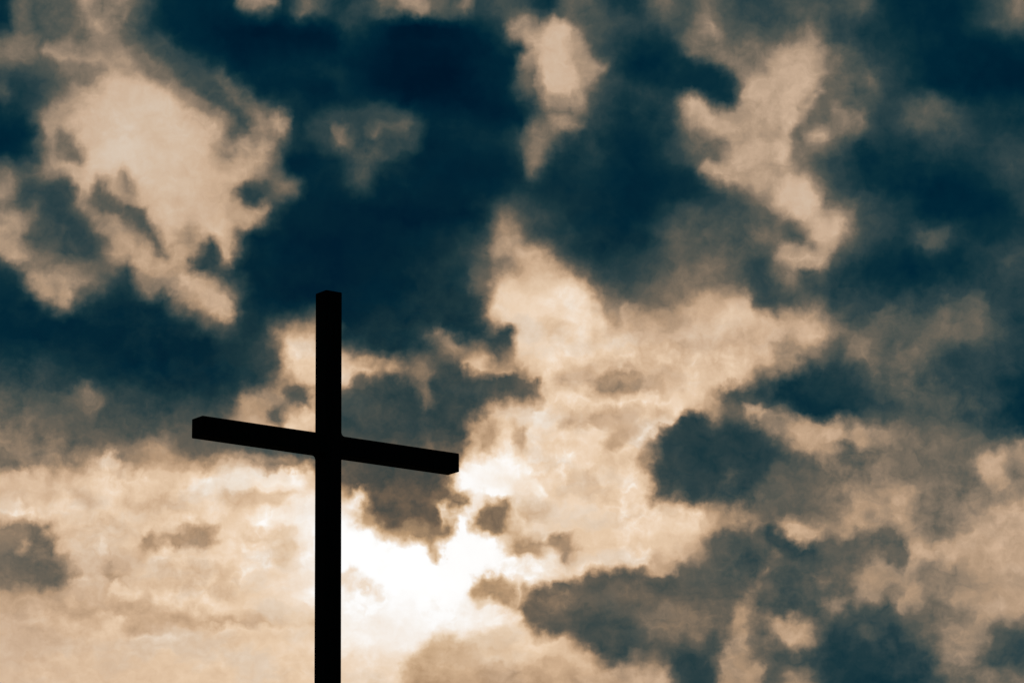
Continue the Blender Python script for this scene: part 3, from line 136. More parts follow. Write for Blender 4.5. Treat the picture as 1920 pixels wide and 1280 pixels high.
[22,22,28,29,30,24,22,21,22,24,27,32,37,44,51,57,60,62,64,68,70,72,72,72,72,71,70,63,53,49,46,40,31,28,29,31,37,39,36,30,22,18,15,14,13,13,13,12,11,11,11,10,11,15,14,13,12,11,10,10,8,7,6,5,6,6,6,6,6,6,6,7,8,9,10,11,11,12,17,29,34,33,47,69,71,71,70,65,54,43,33,27,24,22,21,20,19,19,20,20,19,18,17,17,17,16,16,16,16,16,19,35,59,63,63,63,63,64,65,67,68,68,56,49,38,36,36,34,31,34,38,34,26,23,21,19,17,16,14,13,12,11,11,11,11,11,10,10,10,10,10,10,10,10,10,10],
[23,23,25,25,26,23,23,23,24,25,27,30,35,40,44,46,47,48,62,68,69,69,68,68,68,65,57,48,46,45,36,29,28,28,29,34,38,35,28,19,15,14,13,12,12,12,12,12,12,12,12,12,12,15,14,13,11,9,8,7,6,6,5,5,5,5,5,5,5,6,6,7,8,9,11,11,12,13,19,34,39,39,54,72,71,71,71,69,58,49,40,30,25,22,20,19,17,17,17,17,16,16,16,16,16,16,16,16,16,18,25,40,55,62,63,64,64,64,65,66,67,67,62,50,41,36,36,36,33,33,36,32,26,23,21,20,18,16,15,14,12,12,12,12,11,11,11,11,11,10,10,10,10,10,10,10],
[28,27,26,25,26,26,27,27,27,28,30,32,39,43,44,44,44,45,53,65,63,61,60,59,59,51,44,42,41,33,28,28,28,27,28,36,32,22,16,14,13,13,13,13,13,13,13,13,14,14,14,14,15,16,14,12,11,9,8,7,6,6,6,5,5,5,5,5,5,5,6,7,9,10,11,12,12,13,20,37,40,39,57,72,71,71,71,69,61,56,51,35,25,21,19,16,15,14,14,14,16,16,16,16,16,16,16,16,17,23,35,45,50,54,55,56,63,64,64,65,65,65,63,56,46,40,36,34,32,31,32,29,25,23,21,20,18,16,15,14,13,12,12,12,12,12,11,11,11,11,10,10,11,11,11,11],
[36,36,35,35,34,34,35,33,32,32,36,41,44,45,45,45,45,45,50,58,57,56,56,53,47,42,42,39,33,28,28,27,26,24,23,24,18,13,12,11,12,12,13,13,13,13,14,14,14,15,15,15,15,15,14,12,10,9,8,7,7,6,6,6,6,5,5,5,5,5,6,8,9,10,11,12,12,13,18,35,40,41,61,71,71,71,70,68,60,57,57,50,25,20,18,15,14,13,13,14,16,16,17,17,17,18,18,20,24,37,46,47,47,46,48,50,61,63,63,63,63,63,62,55,46,45,42,35,32,30,28,26,24,22,21,19,17,16,15,13,13,13,12,12,12,12,12,12,11,11,11,12,13,13,12,11],
[43,44,43,43,43,43,43,41,38,35,44,53,55,53,53,53,54,55,56,56,56,56,52,45,42,42,38,31,28,27,27,25,21,19,18,17,13,11,11,10,11,11,12,12,12,13,13,13,13,14,14,14,14,14,13,11,10,10,9,8,7,6,6,6,6,6,6,6,5,6,7,8,9,10,11,11,12,12,15,31,44,49,65,70,71,71,70,65,58,56,49,33,24,20,17,16,14,13,13,14,16,17,17,19,24,26,29,32,36,42,45,44,44,44,45,49,59,62,63,63,63,63,61,54,47,44,43,36,31,27,25,23,22,21,20,18,17,16,15,14,13,13,13,13,12,12,12,11,11,11,12,13,15,16,14,13],
[45,45,45,44,45,45,45,43,41,39,54,54,54,53,51,49,49,50,51,52,53,53,44,43,42,36,30,28,27,26,23,19,16,15,14,13,11,9,9,10,10,10,11,11,11,11,12,12,12,12,12,13,13,13,12,12,11,10,9,8,7,6,6,6,6,6,6,6,6,6,7,8,9,9,10,11,12,14,16,25,50,62,66,69,70,70,69,61,57,54,39,28,23,20,18,16,15,14,14,14,16,17,19,28,40,41,41,41,42,43,43,43,43,43,43,43,48,56,59,60,61,61,53,50,42,36,33,29,26,24,22,21,20,19,19,18,17,16,15,14,14,13,13,13,13,12,12,12,12,13,15,17,19,20,18,16],
[44,44,42,41,43,44,45,43,41,37,49,49,50,48,46,47,48,48,48,48,49,48,43,40,35,29,28,27,25,21,16,14,14,13,12,11,9,8,8,9,9,9,9,9,9,10,10,10,10,10,10,10,10,13,13,13,12,11,10,8,7,7,7,7,7,7,7,7,7,8,8,8,9,9,9,11,14,16,16,17,37,63,66,69,70,70,65,59,57,49,34,27,24,22,20,18,16,15,14,15,17,19,22,30,41,43,43,42,41,41,41,40,40,39,37,36,37,40,45,50,53,54,52,47,36,29,26,23,22,21,20,19,19,18,18,17,16,16,15,14,14,14,13,13,13,14,15,15,16,18,21,24,25,25,25,24],
[41,37,32,29,32,37,42,40,36,33,34,37,40,41,39,39,44,48,49,47,46,42,38,33,28,25,26,25,20,15,13,13,12,11,11,10,8,8,8,8,8,8,8,8,8,8,8,8,8,8,8,8,9,13,15,15,13,12,11,9,8,7,7,7,7,8,8,8,8,8,8,9,9,9,10,12,16,25,31,32,48,62,64,69,70,70,66,59,54,43,32,28,25,23,22,20,18,16,16,17,19,22,26,32,41,44,43,42,39,38,36,35,34,33,33,32,32,33,36,40,43,47,48,42,33,27,24,22,21,20,19,19,18,18,17,16,16,15,14,14,13,13,13,13,14,16,18,20,23,25,28,31,31,30,32,30],
[35,29,21,19,21,29,36,35,32,32,34,35,36,39,39,40,49,53,55,50,46,43,36,30,25,21,21,18,15,13,13,12,12,11,10,9,8,8,7,7,6,6,6,7,7,7,8,7,7,7,8,9,12,16,18,17,15,13,11,9,7,6,6,6,5,6,6,7,7,7,8,9,10,12,13,16,19,31,47,50,54,58,61,69,71,71,68,56,46,37,31,29,27,26,25,24,22,19,18,19,22,26,27,30,36,42,49,53,43,36,34,32,31,31,30,29,29,30,32,34,36,38,39,36,32,27,24,23,22,21,20,20,19,18,16,16,15,14,14,13,13,13,13,13,14,17,20,23,26,29,32,35,37,36,37,33],
[36,30,16,14,16,29,35,33,30,31,33,34,35,38,41,45,52,54,53,49,47,44,36,29,24,20,17,15,14,13,13,12,12,11,10,9,9,9,8,8,7,7,7,7,7,8,9,10,10,10,10,11,16,20,21,19,17,14,13,11,8,7,6,6,5,6,6,7,7,7,8,10,12,14,17,21,22,40,54,55,55,53,54,67,71,71,61,45,37,33,31,29,29,28,27,26,24,22,21,23,26,30,29,28,32,39,49,55,44,36,32,30,29,28,28,27,28,28,29,30,31,33,33,32,30,27,26,25,25,26,24,22,19,17,16,15,14,14,14,13,13,13,13,14,15,17,20,23,26,29,32,36,42,43,40,34],
[37,32,16,14,16,32,37,36,31,31,33,34,34,36,42,49,52,53,48,45,45,45,37,30,25,21,18,15,14,13,13,12,12,11,11,11,11,11,11,13,15,15,14,11,10,12,15,21,18,17,15,15,19,22,22,21,19,18,18,18,17,16,16,18,18,17,15,15,15,14,15,17,17,18,21,24,25,36,50,54,53,44,39,49,60,59,47,39,34,31,30,29,27,26,25,24,24,23,25,28,32,33,30,28,31,36,44,48,41,34,30,28,27,26,26,26,26,27,28,29,30,31,31,30,29,28,27,29,30,32,29,25,20,17,15,14,14,14,14,13,13,13,13,14,15,16,19,22,25,29,32,36,44,46,41,34],
[38,30,17,15,17,30,38,37,32,32,34,34,33,34,42,53,54,50,42,44,46,45,37,31,26,22,18,14,14,13,13,13,12,12,12,12,13,13,15,21,25,27,23,17,14,16,23,40,34,26,23,20,20,21,22,22,23,24,27,30,29,29,32,39,48,42,29,27,27,25,27,27,24,21,23,26,28,30,35,39,37,29,26,26,30,35,37,37,34,31,30,27,24,23,21,20,21,24,29,34,37,36,32,30,31,34,40,42,38,32,29,26,25,25,25,25,26,27,28,29,30,30,30,29,28,28,28,30,33,35,32,26,21,17,15,14,14,14,14,13,13,13,13,14,15,16,19,22,25,29,32,36,43,46,42,35],
[39,29,17,15,18,30,39,36,31,33,34,34,33,34,42,55,54,47,39,44,48,46,37,31,27,23,18,14,14,13,13,13,13,12,12,13,14,14,27,39,47,47,39,25,16,18,26,37,41,33,27,23,21,19,21,23,24,27,33,38,37,38,49,54,55,53,39,35,34,31,34,44,37,23,24,27,29,30,30,29,26,22,19,17,20,27,33,37,34,32,29,26,23,21,19,17,19,24,31,36,40,37,33,30,31,33,38,40,37,32,28,26,25,25,24,25,26,27,28,29,30,30,29,29,28,28,28,30,33,36,32,26,21,17,15,14,14,14,14,13,13,13,13,14,15,16,19,22,25,29,32,35,42,45,41,35],
[38,29,17,15,17,31,39,36,32,33,34,34,33,34,43,56,55,47,40,44,48,46,37,31,27,23,18,14,14,13,13,13,13,12,12,13,14,15,47,53,54,54,54,44,16,19,26,36,41,35,28,24,21,19,21,23,25,28,34,40,39,40,51,53,56,49,37,36,35,32,35,48,40,23,25,27,29,30,29,28,25,21,18,16,19,26,33,37,34,32,29,26,23,21,18,17,19,24,31,36,40,37,33,30,31,33,38,40,37,32,28,26,25,25,24,25,26,27,28,29,30,30,30,29,28,28,28,30,32,34,31,26,21,18,15,14,14,14,14,13,13,13,13,14,15,16,19,22,25,29,32,35,39,39,39,34],
[37,31,16,14,17,33,37,36,31,32,33,34,34,35,43,52,53,50,43,44,46,45,36,31,26,22,18,14,14,13,13,13,12,12,12,13,13,14,18,28,37,39,31,20,16,18,26,38,41,32,27,23,21,19,21,23,24,27,33,38,37,38,49,54,55,53,40,35,34,31,34,42,36,23,24,27,29,30,30,29,27,23,20,19,21,28,34,37,34,32,30,27,24,22,20,18,20,24,30,35,38,36,33,30,31,34,40,43,39,33,29,27,26,25,25,25,26,27,28,29,30,30,31,30,29,28,27,27,28,29,27,23,20,18,16,15,14,14,14,13,13,13,13,13,14,16,19,22,25,28,30,33,34,32,34,32],
[35,27,16,14,17,31,36,33,29,31,33,34,35,38,42,49,53,54,48,46,45,45,36,29,25,21,17,14,14,13,13,12,12,12,11,12,12,12,14,18,22,24,21,15,13,15,22,39,32,25,22,20,20,21,22,22,22,24,27,30,29,28,31,38,46,41,28,27,26,24,26,27,24,21,23,26,27,30,37,43,42,33,29,31,37,41,39,38,34,31,30,28,26,25,24,23,23,24,26,29,32,34,31,28,31,36,44,49,43,35,31,29,28,27,27,27,27,27,29,30,31,32,33,33,31,28,26,25,24,23,22,21,19,18,17,16,15,15,14,13,13,13,13,13,14,16,18,20,21,23,25,27,28,26,28,26],
[36,28,21,19,22,30,36,33,31,32,34,35,36,39,40,45,52,54,53,49,47,44,35,29,24,20,17,15,14,13,13,12,12,11,11,10,10,10,10,11,12,12,12,10,9,11,13,17,16,15,14,15,18,22,22,21,19,18,18,18,16,15,16,17,18,16,14,14,14,14,15,16,16,17,21,24,24,36,52,55,54,47,43,55,66,66,54,41,35,32,30,29,28,28,27,26,25,23,22,23,26,30,29,28,32,38,47,55,47,37,33,31,30,29,29,29,29,29,31,33,35,37,39,38,33,28,25,23,21,20,20,19,19,18,17,17,16,15,15,14,14,13,13,13,13,14,15,15,15,16,18,20,22,21,21,19],
[42,37,32,30,32,37,41,38,34,33,34,35,38,40,38,39,49,53,54,49,46,42,35,29,24,21,19,16,14,13,13,12,12,11,10,9,8,8,8,7,6,6,6,7,7,8,9,9,9,9,10,11,15,20,21,19,16,14,12,10,8,7,6,6,5,5,6,6,7,7,8,10,12,14,17,20,21,38,54,55,55,54,55,67,71,71,66,50,41,35,31,29,28,27,26,25,23,21,18,20,22,26,27,29,35,41,47,53,44,37,34,33,32,32,31,31,31,32,34,38,41,45,48,45,36,29,25,22,21,20,20,19,19,18,18,17,17,16,15,14,14,14,13,13,13,13,12,12,12,12,13,14,16,17,16,14]
]
NC, NR = len(CHART[0]), len(CHART)
chart = [[v / 100.0 for v in r] for r in CHART]

def lin(c):
    c /= 255.0
    return c / 12.92 if c <= 0.04045 else ((c + 0.055) / 1.055) ** 2.4

world = bpy.data.worlds.new("World")
world.use_nodes = True
world.cycles.sampling_method = 'MANUAL'
world.cycles.sample_map_resolution = 512
nt = world.node_tree
nt.nodes.clear()
N, L = nt.nodes, nt.links

def put(sock, v):
    if hasattr(v, 'is_output'):
        L.new(v, sock)
    elif v is not None:
        sock.default_value = v

def math_(op, a, b=None, c=None, clamp=False):
    n = N.new('ShaderNodeMath'); n.operation = op; n.use_clamp = clamp
    put(n.inputs[0], a); put(n.inputs[1], b); put(n.inputs[2], c)
    return n.outputs[0]

def vec_(op, a, b=None, scale=None):
    n = N.new('ShaderNodeVectorMath'); n.operation = op
    put(n.inputs[0], a); put(n.inputs[1], b)
    if scale is not None: put(n.inputs['Scale'], scale)
    return n.outputs['Value'] if op in ('DOT_PRODUCT', 'LENGTH') else n.outputs['Vector']

def xyz(x, y, z=0.0):
    n = N.new('ShaderNodeCombineXYZ')
    put(n.inputs[0], x); put(n.inputs[1], y); put(n.inputs[2], z)
    return n.outputs[0]

def noise(vec, scale, detail, rough, dist=0.0, color=False):
    n = N.new('ShaderNodeTexNoise'); n.noise_dimensions = '2D'
    put(n.inputs['Vector'], vec)
    n.inputs['Scale'].default_value = scale
    n.inputs['Detail'].default_value = detail
    n.inputs['Roughness'].default_value = rough
    n.inputs['Distortion'].default_value = dist
    return n.outputs['Color' if color else 'Fac']

def ramp(fac, stops, interp='LINEAR'):
    n = N.new('ShaderNodeValToRGB'); cr = n.color_ramp
    cr.interpolation = interp
    for p, c in stops[1:-1]: cr.elements.new(p)
    for e, (p, c) in zip(cr.elements, stops):
        e.color = (c[0], c[1], c[2], 1.0)
    put(n.inputs[0], fac)
    return n.outputs[0]

def mix_col(fac, a, b):
    n = N.new('ShaderNodeMix'); n.data_type = 'RGBA'
    put(n.inputs[0], fac); put(n.inputs[6], a); put(n.inputs[7], b)
    return n.outputs[2]

def mix_vec(fac, a, b):
    n = N.new('ShaderNodeMix'); n.data_type = 'VECTOR'
    put(n.inputs[0], fac); put(n.inputs[4], a); put(n.inputs[5], b)
    return n.outputs[1]

def mix_f(fac, a, b):
    n = N.new('ShaderNodeMix'); n.data_type = 'FLOAT'
    put(n.inputs[0], fac); put(n.inputs[2], a); put(n.inputs[3], b)
    return n.outputs[0]

def maprange(v, a, b, c=0.0, d=1.0, smooth=True):
    n = N.new('ShaderNodeMapRange')
    n.interpolation_type = 'SMOOTHSTEP' if smooth else 'LINEAR'
    put(n.inputs[0], v)
    for i, q in enumerate((a, b, c, d)): n.inputs[i + 1].default_value = q
    return n.outputs[0]

tc = N.new('ShaderNodeTexCoord')
dirv = vec_('NORMALIZE', tc.outputs['Generated'])
sep = N.new('ShaderNodeSeparateXYZ'); L.new(dirv, sep.inputs[0])
DEG = 180.0 / math.pi
az = math_('MULTIPLY', math_('ARCTAN2', sep.outputs[0], sep.outputs[1]), DEG)
el = math_('MULTIPLY', math_('ARCSINE', sep.outputs[2]), DEG)
P = xyz(az, el, 3.7)                    # degrees on the sky

# ragged cloud edges: bend the sky position with turbulence before reading the deck
w1 = vec_('SCALE', vec_('SUBTRACT', noise(P, 2.2, 4.0, 0.55, 0.0, True), (0.5, 0.5, 0.5)), scale=0.20)
w2 = vec_('SCALE', vec_('SUBTRACT', noise(vec_('ADD', P, (31, 17, 5)), 4.6, 3.0, 0.5, 0.0, True), (0.5, 0.5, 0.5)), scale=0.22)
warp = vec_('ADD', w1, vec_('SCALE', w2, scale=maprange(el, 13.0, 16.0, 1.0, 0.6)))
edge_az = math_('SUBTRACT', math_('ABSOLUTE', az), 7.85)
edge_el = math_('SUBTRACT', math_('ABSOLUTE', math_('SUBTRACT', el, 13.95)), 5.1)
edge_n = noise(vec_('ADD', P, (71, 29, 6)), 0.35, 4.0, 0.55)
outside = math_('MULTIPLY', math_('MAXIMUM', edge_az, edge_el), maprange(edge_n, 0.3, 0.7, 0.35, 1.6, smooth=False))
beyond = outside
outside = maprange(beyond, 0.0, 2.2)
w3 = vec_('SCALE', vec_('SUBTRACT', noise(vec_('ADD', P, (23, 57, 9)), 0.45, 4.0, 0.5, 0.0, True), (0.5, 0.5, 0.5)), scale=maprange(beyond, 0.0, 1.2, 0.0, 4.5))
Q = vec_('ADD', vec_('ADD', P, warp), w3)
qs = N.new('ShaderNodeSeparateXYZ'); L.new(Q, qs.inputs[0])
col = math_('MULTIPLY', math_('SUBTRACT', qs.outputs[0], AZ0), (NC - 1) / (AZ1 - AZ0))
row = math_('MULTIPLY', math_('SUBTRACT', qs.outputs[1], EL0), (NR - 1) / (EL1 - EL0))
col = math_('PINGPONG', col, float(NC - 1))   # the deck carries on past its edges
row = math_('PINGPONG', row, float(NR - 1))
SECT = (NC - 1) // 31                    # each colour ramp carries 32 columns of three rows
t = [math_('DIVIDE', math_('SUBTRACT', col, 31.0 * s), 31.0, clamp=True) for s in range(SECT)]
pick = [math_('GREATER_THAN', col, 31.0 * s) for s in range(1, SECT)]
rowv = xyz(row, row, row)

def band_group(r0):
    """Three neighbouring elevation rows of the chart as a vector over azimuth."""
    g = bpy.data.node_groups.new("cloud_band", 'ShaderNodeTree')
    for s in range(SECT): g.interface.new_socket("t", in_out='INPUT', socket_type='NodeSocketFloat')
    for s in range(1, SECT): g.interface.new_socket("pick", in_out='INPUT', socket_type='NodeSocketFloat')
    g.interface.new_socket("band", in_out='OUTPUT', socket_type='NodeSocketVector')
    ramps = []
    for s in range(SECT):
        n = g.nodes.new('ShaderNodeValToRGB'); cr = n.color_ramp
        for i in range(1, 31): cr.elements.new(i / 31.0)
        for i, e in enumerate(cr.elements):
            e.color = (chart[r0][31 * s + i], chart[r0 + 1][31 * s + i], chart[r0 + 2][31 * s + i], 1.0)
        ramps.append(n)
    gi, go = g.nodes.new('NodeGroupInput'), g.nodes.new('NodeGroupOutput')
    acc = None
    for s, n in enumerate(ramps):
        g.links.new(gi.outputs[s], n.inputs[0])
        if acc is None:
            acc = n.outputs[0]
        else:
            mx = g.nodes.new('ShaderNodeMix'); mx.data_type = 'VECTOR'
            g.links.new(gi.outputs[SECT + s - 1], mx.inputs[0])
            g.links.new(acc, mx.inputs[4]); g.links.new(n.outputs[0], mx.inputs[5])
            acc = mx.outputs[1]
    g.links.new(acc, go.inputs[0])
    return g

level = None
for r0 in range(0, NR, 3):
    gn = N.new('ShaderNodeGroup'); gn.node_tree = band_group(r0)
    for s in range(SECT):
        # (the tiny term makes the bands evaluate one after the other, which keeps the shader small)
        put(gn.inputs[s], t[s] if level is None else math_('MULTIPLY_ADD', level, 1e-9, t[s]))
    for s in range(1, SECT): put(gn.inputs[SECT + s - 1], pick[s - 1])
    dist = vec_('ABSOLUTE', vec_('SUBTRACT', rowv if level is None else vec_('ADD', rowv, xyz(math_('MULTIPLY', level, 1e-9), 0.0)), (r0, r0 + 1.0, r0 + 2.0)))
    wt = vec_('MAXIMUM', vec_('SUBTRACT', (1, 1, 1), dist), (0, 0, 0))
    v = vec_('DOT_PRODUCT', gn.outputs[0], wt)
    level = v if level is None else math_('ADD', level, v)

# beyond that part of the sky: unbroken fields of the same cloud, duller away from the sun
sunang = math_('MULTIPLY', math_('ARCCOSINE', vec_('DOT_PRODUCT', dirv, tuple(sun_dir))), DEG)
far_n = noise(vec_('ADD', vec_('MULTIPLY', vec_('ADD', P, warp), (0.8, 1.2, 1.0)), (5, 9, 2)), 0.22, 9.0, 0.5)
far_level = math_('MULTIPLY', maprange(far_n, 0.34, 0.68), maprange(sunang, 5.0, 70.0, 0.80, 0.22))
far_level = math_('ADD', far_level, 0.08)
level = mix_f(outside, level, far_level)

# fine structure: puffs in the thin, lit cloud; smoother in the thick grey
d1 = noise(vec_('ADD', P, (11, 3, 8)), 2.8, 7.0, 0.56, 0.15)
d2 = noise(vec_('ADD', vec_('MULTIPLY', P, (1.0, 1.9, 1.0)), (2, 41, 8)), 3.2, 6.0, 0.5, 0.15)
low = maprange(el, 13.0, 10.2)          # flatter, streakier cloud towards the horizon
puff_n = N.new('ShaderNodeTexVoronoi'); puff_n.voronoi_dimensions = '2D'; puff_n.feature = 'SMOOTH_F1'
put(puff_n.inputs['Vector'], vec_('ADD', P, vec_('SCALE', warp, scale=1.6)))
for k_, v_ in (('Scale', 3.6), ('Detail', 1.0), ('Roughness', 0.45), ('Lacunarity', 2.2), ('Smoothness', 0.35)):
    puff_n.inputs[k_].default_value = v_
puff_n.normalize = True
puff = math_('SUBTRACT', 0.42, puff_n.outputs['Distance'])
dn = math_('SUBTRACT', mix_f(math_('MULTIPLY', low, 0.35), d1, d2), 0.5)
amp = ramp(level, [(0.0, (0.04,) * 3), (0.1, (0.09,) * 3), (0.22, (0.20,) * 3), (0.4, (0.36,) * 3),
                   (0.62, (0.34,) * 3), (0.8, (0.28,) * 3), (0.95, (0.12,) * 3), (1.0, (0.04,) * 3)])
patchy = math_('MULTIPLY', maprange(noise(vec_('ADD', P, (7, 23, 1)), 0.8, 2.0, 0.5), 0.38, 0.62, 0.40, 1.05), maprange(el, 12.5, 15.5, 0.9, 0.55))
amp = math_('MULTIPLY', amp, patchy)
puff_amp = math_('MULTIPLY', maprange(level, 0.45, 0.75, 0.0, 0.20), math_('MULTIPLY', maprange(el, 15.5, 13.0), maprange(el, 9.5, 10.5)))
puff_amp = math_('MULTIPLY', puff_amp, maprange(noise(vec_('ADD', P, (3, 61, 1)), 0.9, 2.0, 0.5), 0.42, 0.6))
wisp_n = noise(vec_('ADD', vec_('MULTIPLY', vec_('ADD', P, vec_('SCALE', warp, scale=1.5)), (0.85, 1.15, 1.0)), (51, 13, 4)), 5.0, 6.0, 0.6, 0.0)
wisp_amp = ramp(level, [(0.0, (0.0,) * 3), (0.15, (0.03,) * 3), (0.3, (0.10,) * 3), (0.5, (0.15,) * 3), (0.7, (0.11,) * 3), (0.9, (0.05,) * 3), (1.0, (0.02,) * 3)])
dn = math_('ADD', math_('MULTIPLY', dn, amp), math_('MULTIPLY', math_('SUBTRACT', wisp_n, 0.5), wisp_amp))
level = math_('ADD', math_('ADD', level, dn), math_('MULTIPLY', puff, puff_amp), clamp=True)

COOL = [(0.00, (0, 16, 34)), (0.05, (0, 21, 40)), (0.09, (0, 30, 48)), (0.13, (1, 38, 54)), (0.17, (12, 47, 58)),
        (0.20, (26, 55, 63)), (0.25, (47, 67, 71)), (0.30, (68, 79, 77)), (0.35, (86, 89, 83)), (0.40, (106, 100, 89)),
        (0.50, (142, 125, 107)), (0.60, (178, 150, 123)),
        (0.70, (207, 176, 147)), (0.80, (228, 200, 172)), (0.85, (236, 213, 189)), (0.91, (245, 233, 220)), (0.95, (252, 249, 246)),
        (1.00, (255, 254, 252))]
WARM = [(0.00, (0, 16, 34)), (0.08, (1, 28, 46)), (0.13, (8, 38, 50)), (0.20, (32, 56, 61)), (0.25, (52, 67, 68)),
        (0.30, (72, 78, 74)), (0.40, (108, 98, 85)), (0.50, (148, 124, 100)), (0.60, (180, 148, 117)),
        (0.70, (207, 174, 141)), (0.80, (230, 201, 170)), (0.85, (239, 214, 188)), (0.91, (247, 234, 219)), (0.95, (253, 249, 245)),
        (1.00, (255, 254, 252))]
cool = ramp(level, [(p, [lin(x) for x in c]) for p, c in COOL])
warm = ramp(level, [(p, [lin(x) for x in c]) for p, c in WARM])
HIGH = [(0.00, (0, 16, 34)), (0.05, (0, 21, 40)), (0.09, (0, 30, 48)), (0.13, (1, 38, 54)), (0.17, (12, 47, 58)),
        (0.20, (26, 55, 63)), (0.25, (47, 67, 71)), (0.30, (68, 79, 77)), (0.35, (86, 89, 83)), (0.40, (106, 100, 89)),
        (0.50, (142, 125, 108)), (0.60, (177, 152, 128)), (0.68, (204, 176, 150)), (0.74, (210, 187, 164)),
        (0.80, (214, 198, 181)), (0.90, (230, 221, 210)), (1.00, (250, 248, 245))]
high = ramp(level, [(p, [lin(x) for x in c]) for p, c in HIGH])
cool = mix_col(maprange(el, 13.5, 16.0), cool, high)
warmth = maprange(sunang, 9.0, 2.0)
NEAR = [(0.00, (0, 16, 34)), (0.13, (8, 38, 48)), (0.20, (36, 56, 59)), (0.25, (58, 67, 65)), (0.30, (79, 77, 70)),
        (0.40, (116, 98, 80)), (0.50, (151, 125, 98)), (0.60, (184, 150, 114)), (0.70, (209, 177, 142)), (0.80, (229, 206, 180)),
        (0.86, (238, 221, 204)), (0.91, (245, 238, 231)), (0.95, (252, 251, 250)), (1.00, (255, 255, 255))]
near = ramp(level, [(p, [lin(x) for x in c]) for p, c in NEAR])
veil = maprange(noise(vec_('ADD', vec_('MULTIPLY', vec_('ADD', P, warp), (0.8, 1.6, 1.0)), (19, 7, 3)), 1.1, 4.0, 0.55), 0.45, 0.68, 0.0, 0.5)   # greyer, higher veil between the warm puffs
cloud_col = mix_col(veil, mix_col(warmth, cool, warm), high)
cloud_col = mix_col(maprange(sunang, 2.4, 0.9), cloud_col, near)

sky = N.new('ShaderNodeTexSky'); sky.sky_type = 'NISHITA'
sky.sun_disc = False
sky.sun_elevation = SUN_EL
sky.sun_rotation = SUN_AZ
sky.dust_density = 2.0
bg_air = N.new('ShaderNodeBackground'); L.new(sky.outputs[0], bg_air.inputs[0]); bg_air.inputs[1].default_value = 0.06
bg_cloud = N.new('ShaderNodeBackground'); L.new(cloud_col, bg_cloud.inputs[0]); bg_cloud.inputs[1].default_value = 1.0
cover = ramp(level, [(0.0, (1, 1, 1)), (0.4, (1, 1, 1)), (1.0, (0.994,) * 3)])
mixs = N.new('ShaderNodeMixShader')
L.new(cover, mixs.inputs[0]); L.new(bg_air.outputs[0], mixs.inputs[1]); L.new(bg_cloud.outputs[0], mixs.inputs[2])
out = N.new('ShaderNodeOutputWorld'); L.new(mixs.outputs[0], out.inputs[0])
scene.world = world

# ---------------------------------------------------------------- materials
def new_mat(name):
    mt = bpy.data.materials.new(name); mt.use_nodes = True
    return mt, mt.node_tree.nodes, mt.node_tree.links

def wood_material():
    mt, n, l = new_mat("dark_stained_timber")
    b = n["Principled BSDF"]
    co = n.new('ShaderNodeTexCoord')
    mp = n.new('ShaderNodeMapping'); mp.inputs['Scale'].default_value = (22, 22, 1.1)
    l.new(co.outputs['Object'], mp.inputs[0])
    t1 = n.new('ShaderNodeTexNoise'); t1.inputs['Scale'].default_value = 3.0; t1.inputs['Detail'].default_value = 8
    l.new(mp.outputs[0], t1.inputs[0])
    cr = n.new('ShaderNodeValToRGB')
    cr.color_ramp.elements[0].position = 0.35; cr.color_ramp.elements[0].color = (0.005, 0.005, 0.005, 1)
    cr.color_ramp.elements[1].position = 0.7; cr.color_ramp.elements[1].color = (0.014, 0.012, 0.011, 1)
    l.new(t1.outputs[0], cr.inputs[0]); l.new(cr.outputs[0], b.inputs['Base Color'])
    b.inputs['Roughness'].default_value = 0.85
    b.inputs['Specular IOR Level'].default_value = 0.06
    bp = n.new('ShaderNodeBump'); bp.inputs['Strength'].default_value = 0.4; bp.inputs['Distance'].default_value = 0.004
    l.new(t1.outputs[0], bp.inputs['Height']); l.new(bp.outputs[0], b.inputs['Normal'])
    return mt

def grass_material():
    mt, n, l = new_mat("hill_grass")
    b = n["Principled BSDF"]
    co = n.new('ShaderNodeTexCoord')
    t1 = n.new('ShaderNodeTexNoise'); t1.inputs['Scale'].default_value = 0.7; t1.inputs['Detail'].default_value = 12
    t1.inputs['Roughness'].default_value = 0.7
    l.new(co.outputs['Object'], t1.inputs[0])
    cr = n.new('ShaderNodeValToRGB')
    cr.color_ramp.elements[0].position = 0.3; cr.color_ramp.elements[0].color = (0.030, 0.034, 0.014, 1)
    cr.color_ramp.elements[1].position = 0.7; cr.color_ramp.elements[1].color = (0.085, 0.080, 0.035, 1)
    l.new(t1.outputs[0], cr.inputs[0]); l.new(cr.outputs[0], b.inputs['Base Color'])
    b.inputs['Roughness'].default_value = 0.95
    bp = n.new('ShaderNodeBump'); bp.inputs['Strength'].default_value = 0.6; bp.inputs['Distance'].default_value = 0.05
    l.new(t1.outputs[0], bp.inputs['Height']); l.new(bp.outputs[0], b.inputs['Normal'])
    return mt

TIMBER, GRASS = wood_material(), grass_material()

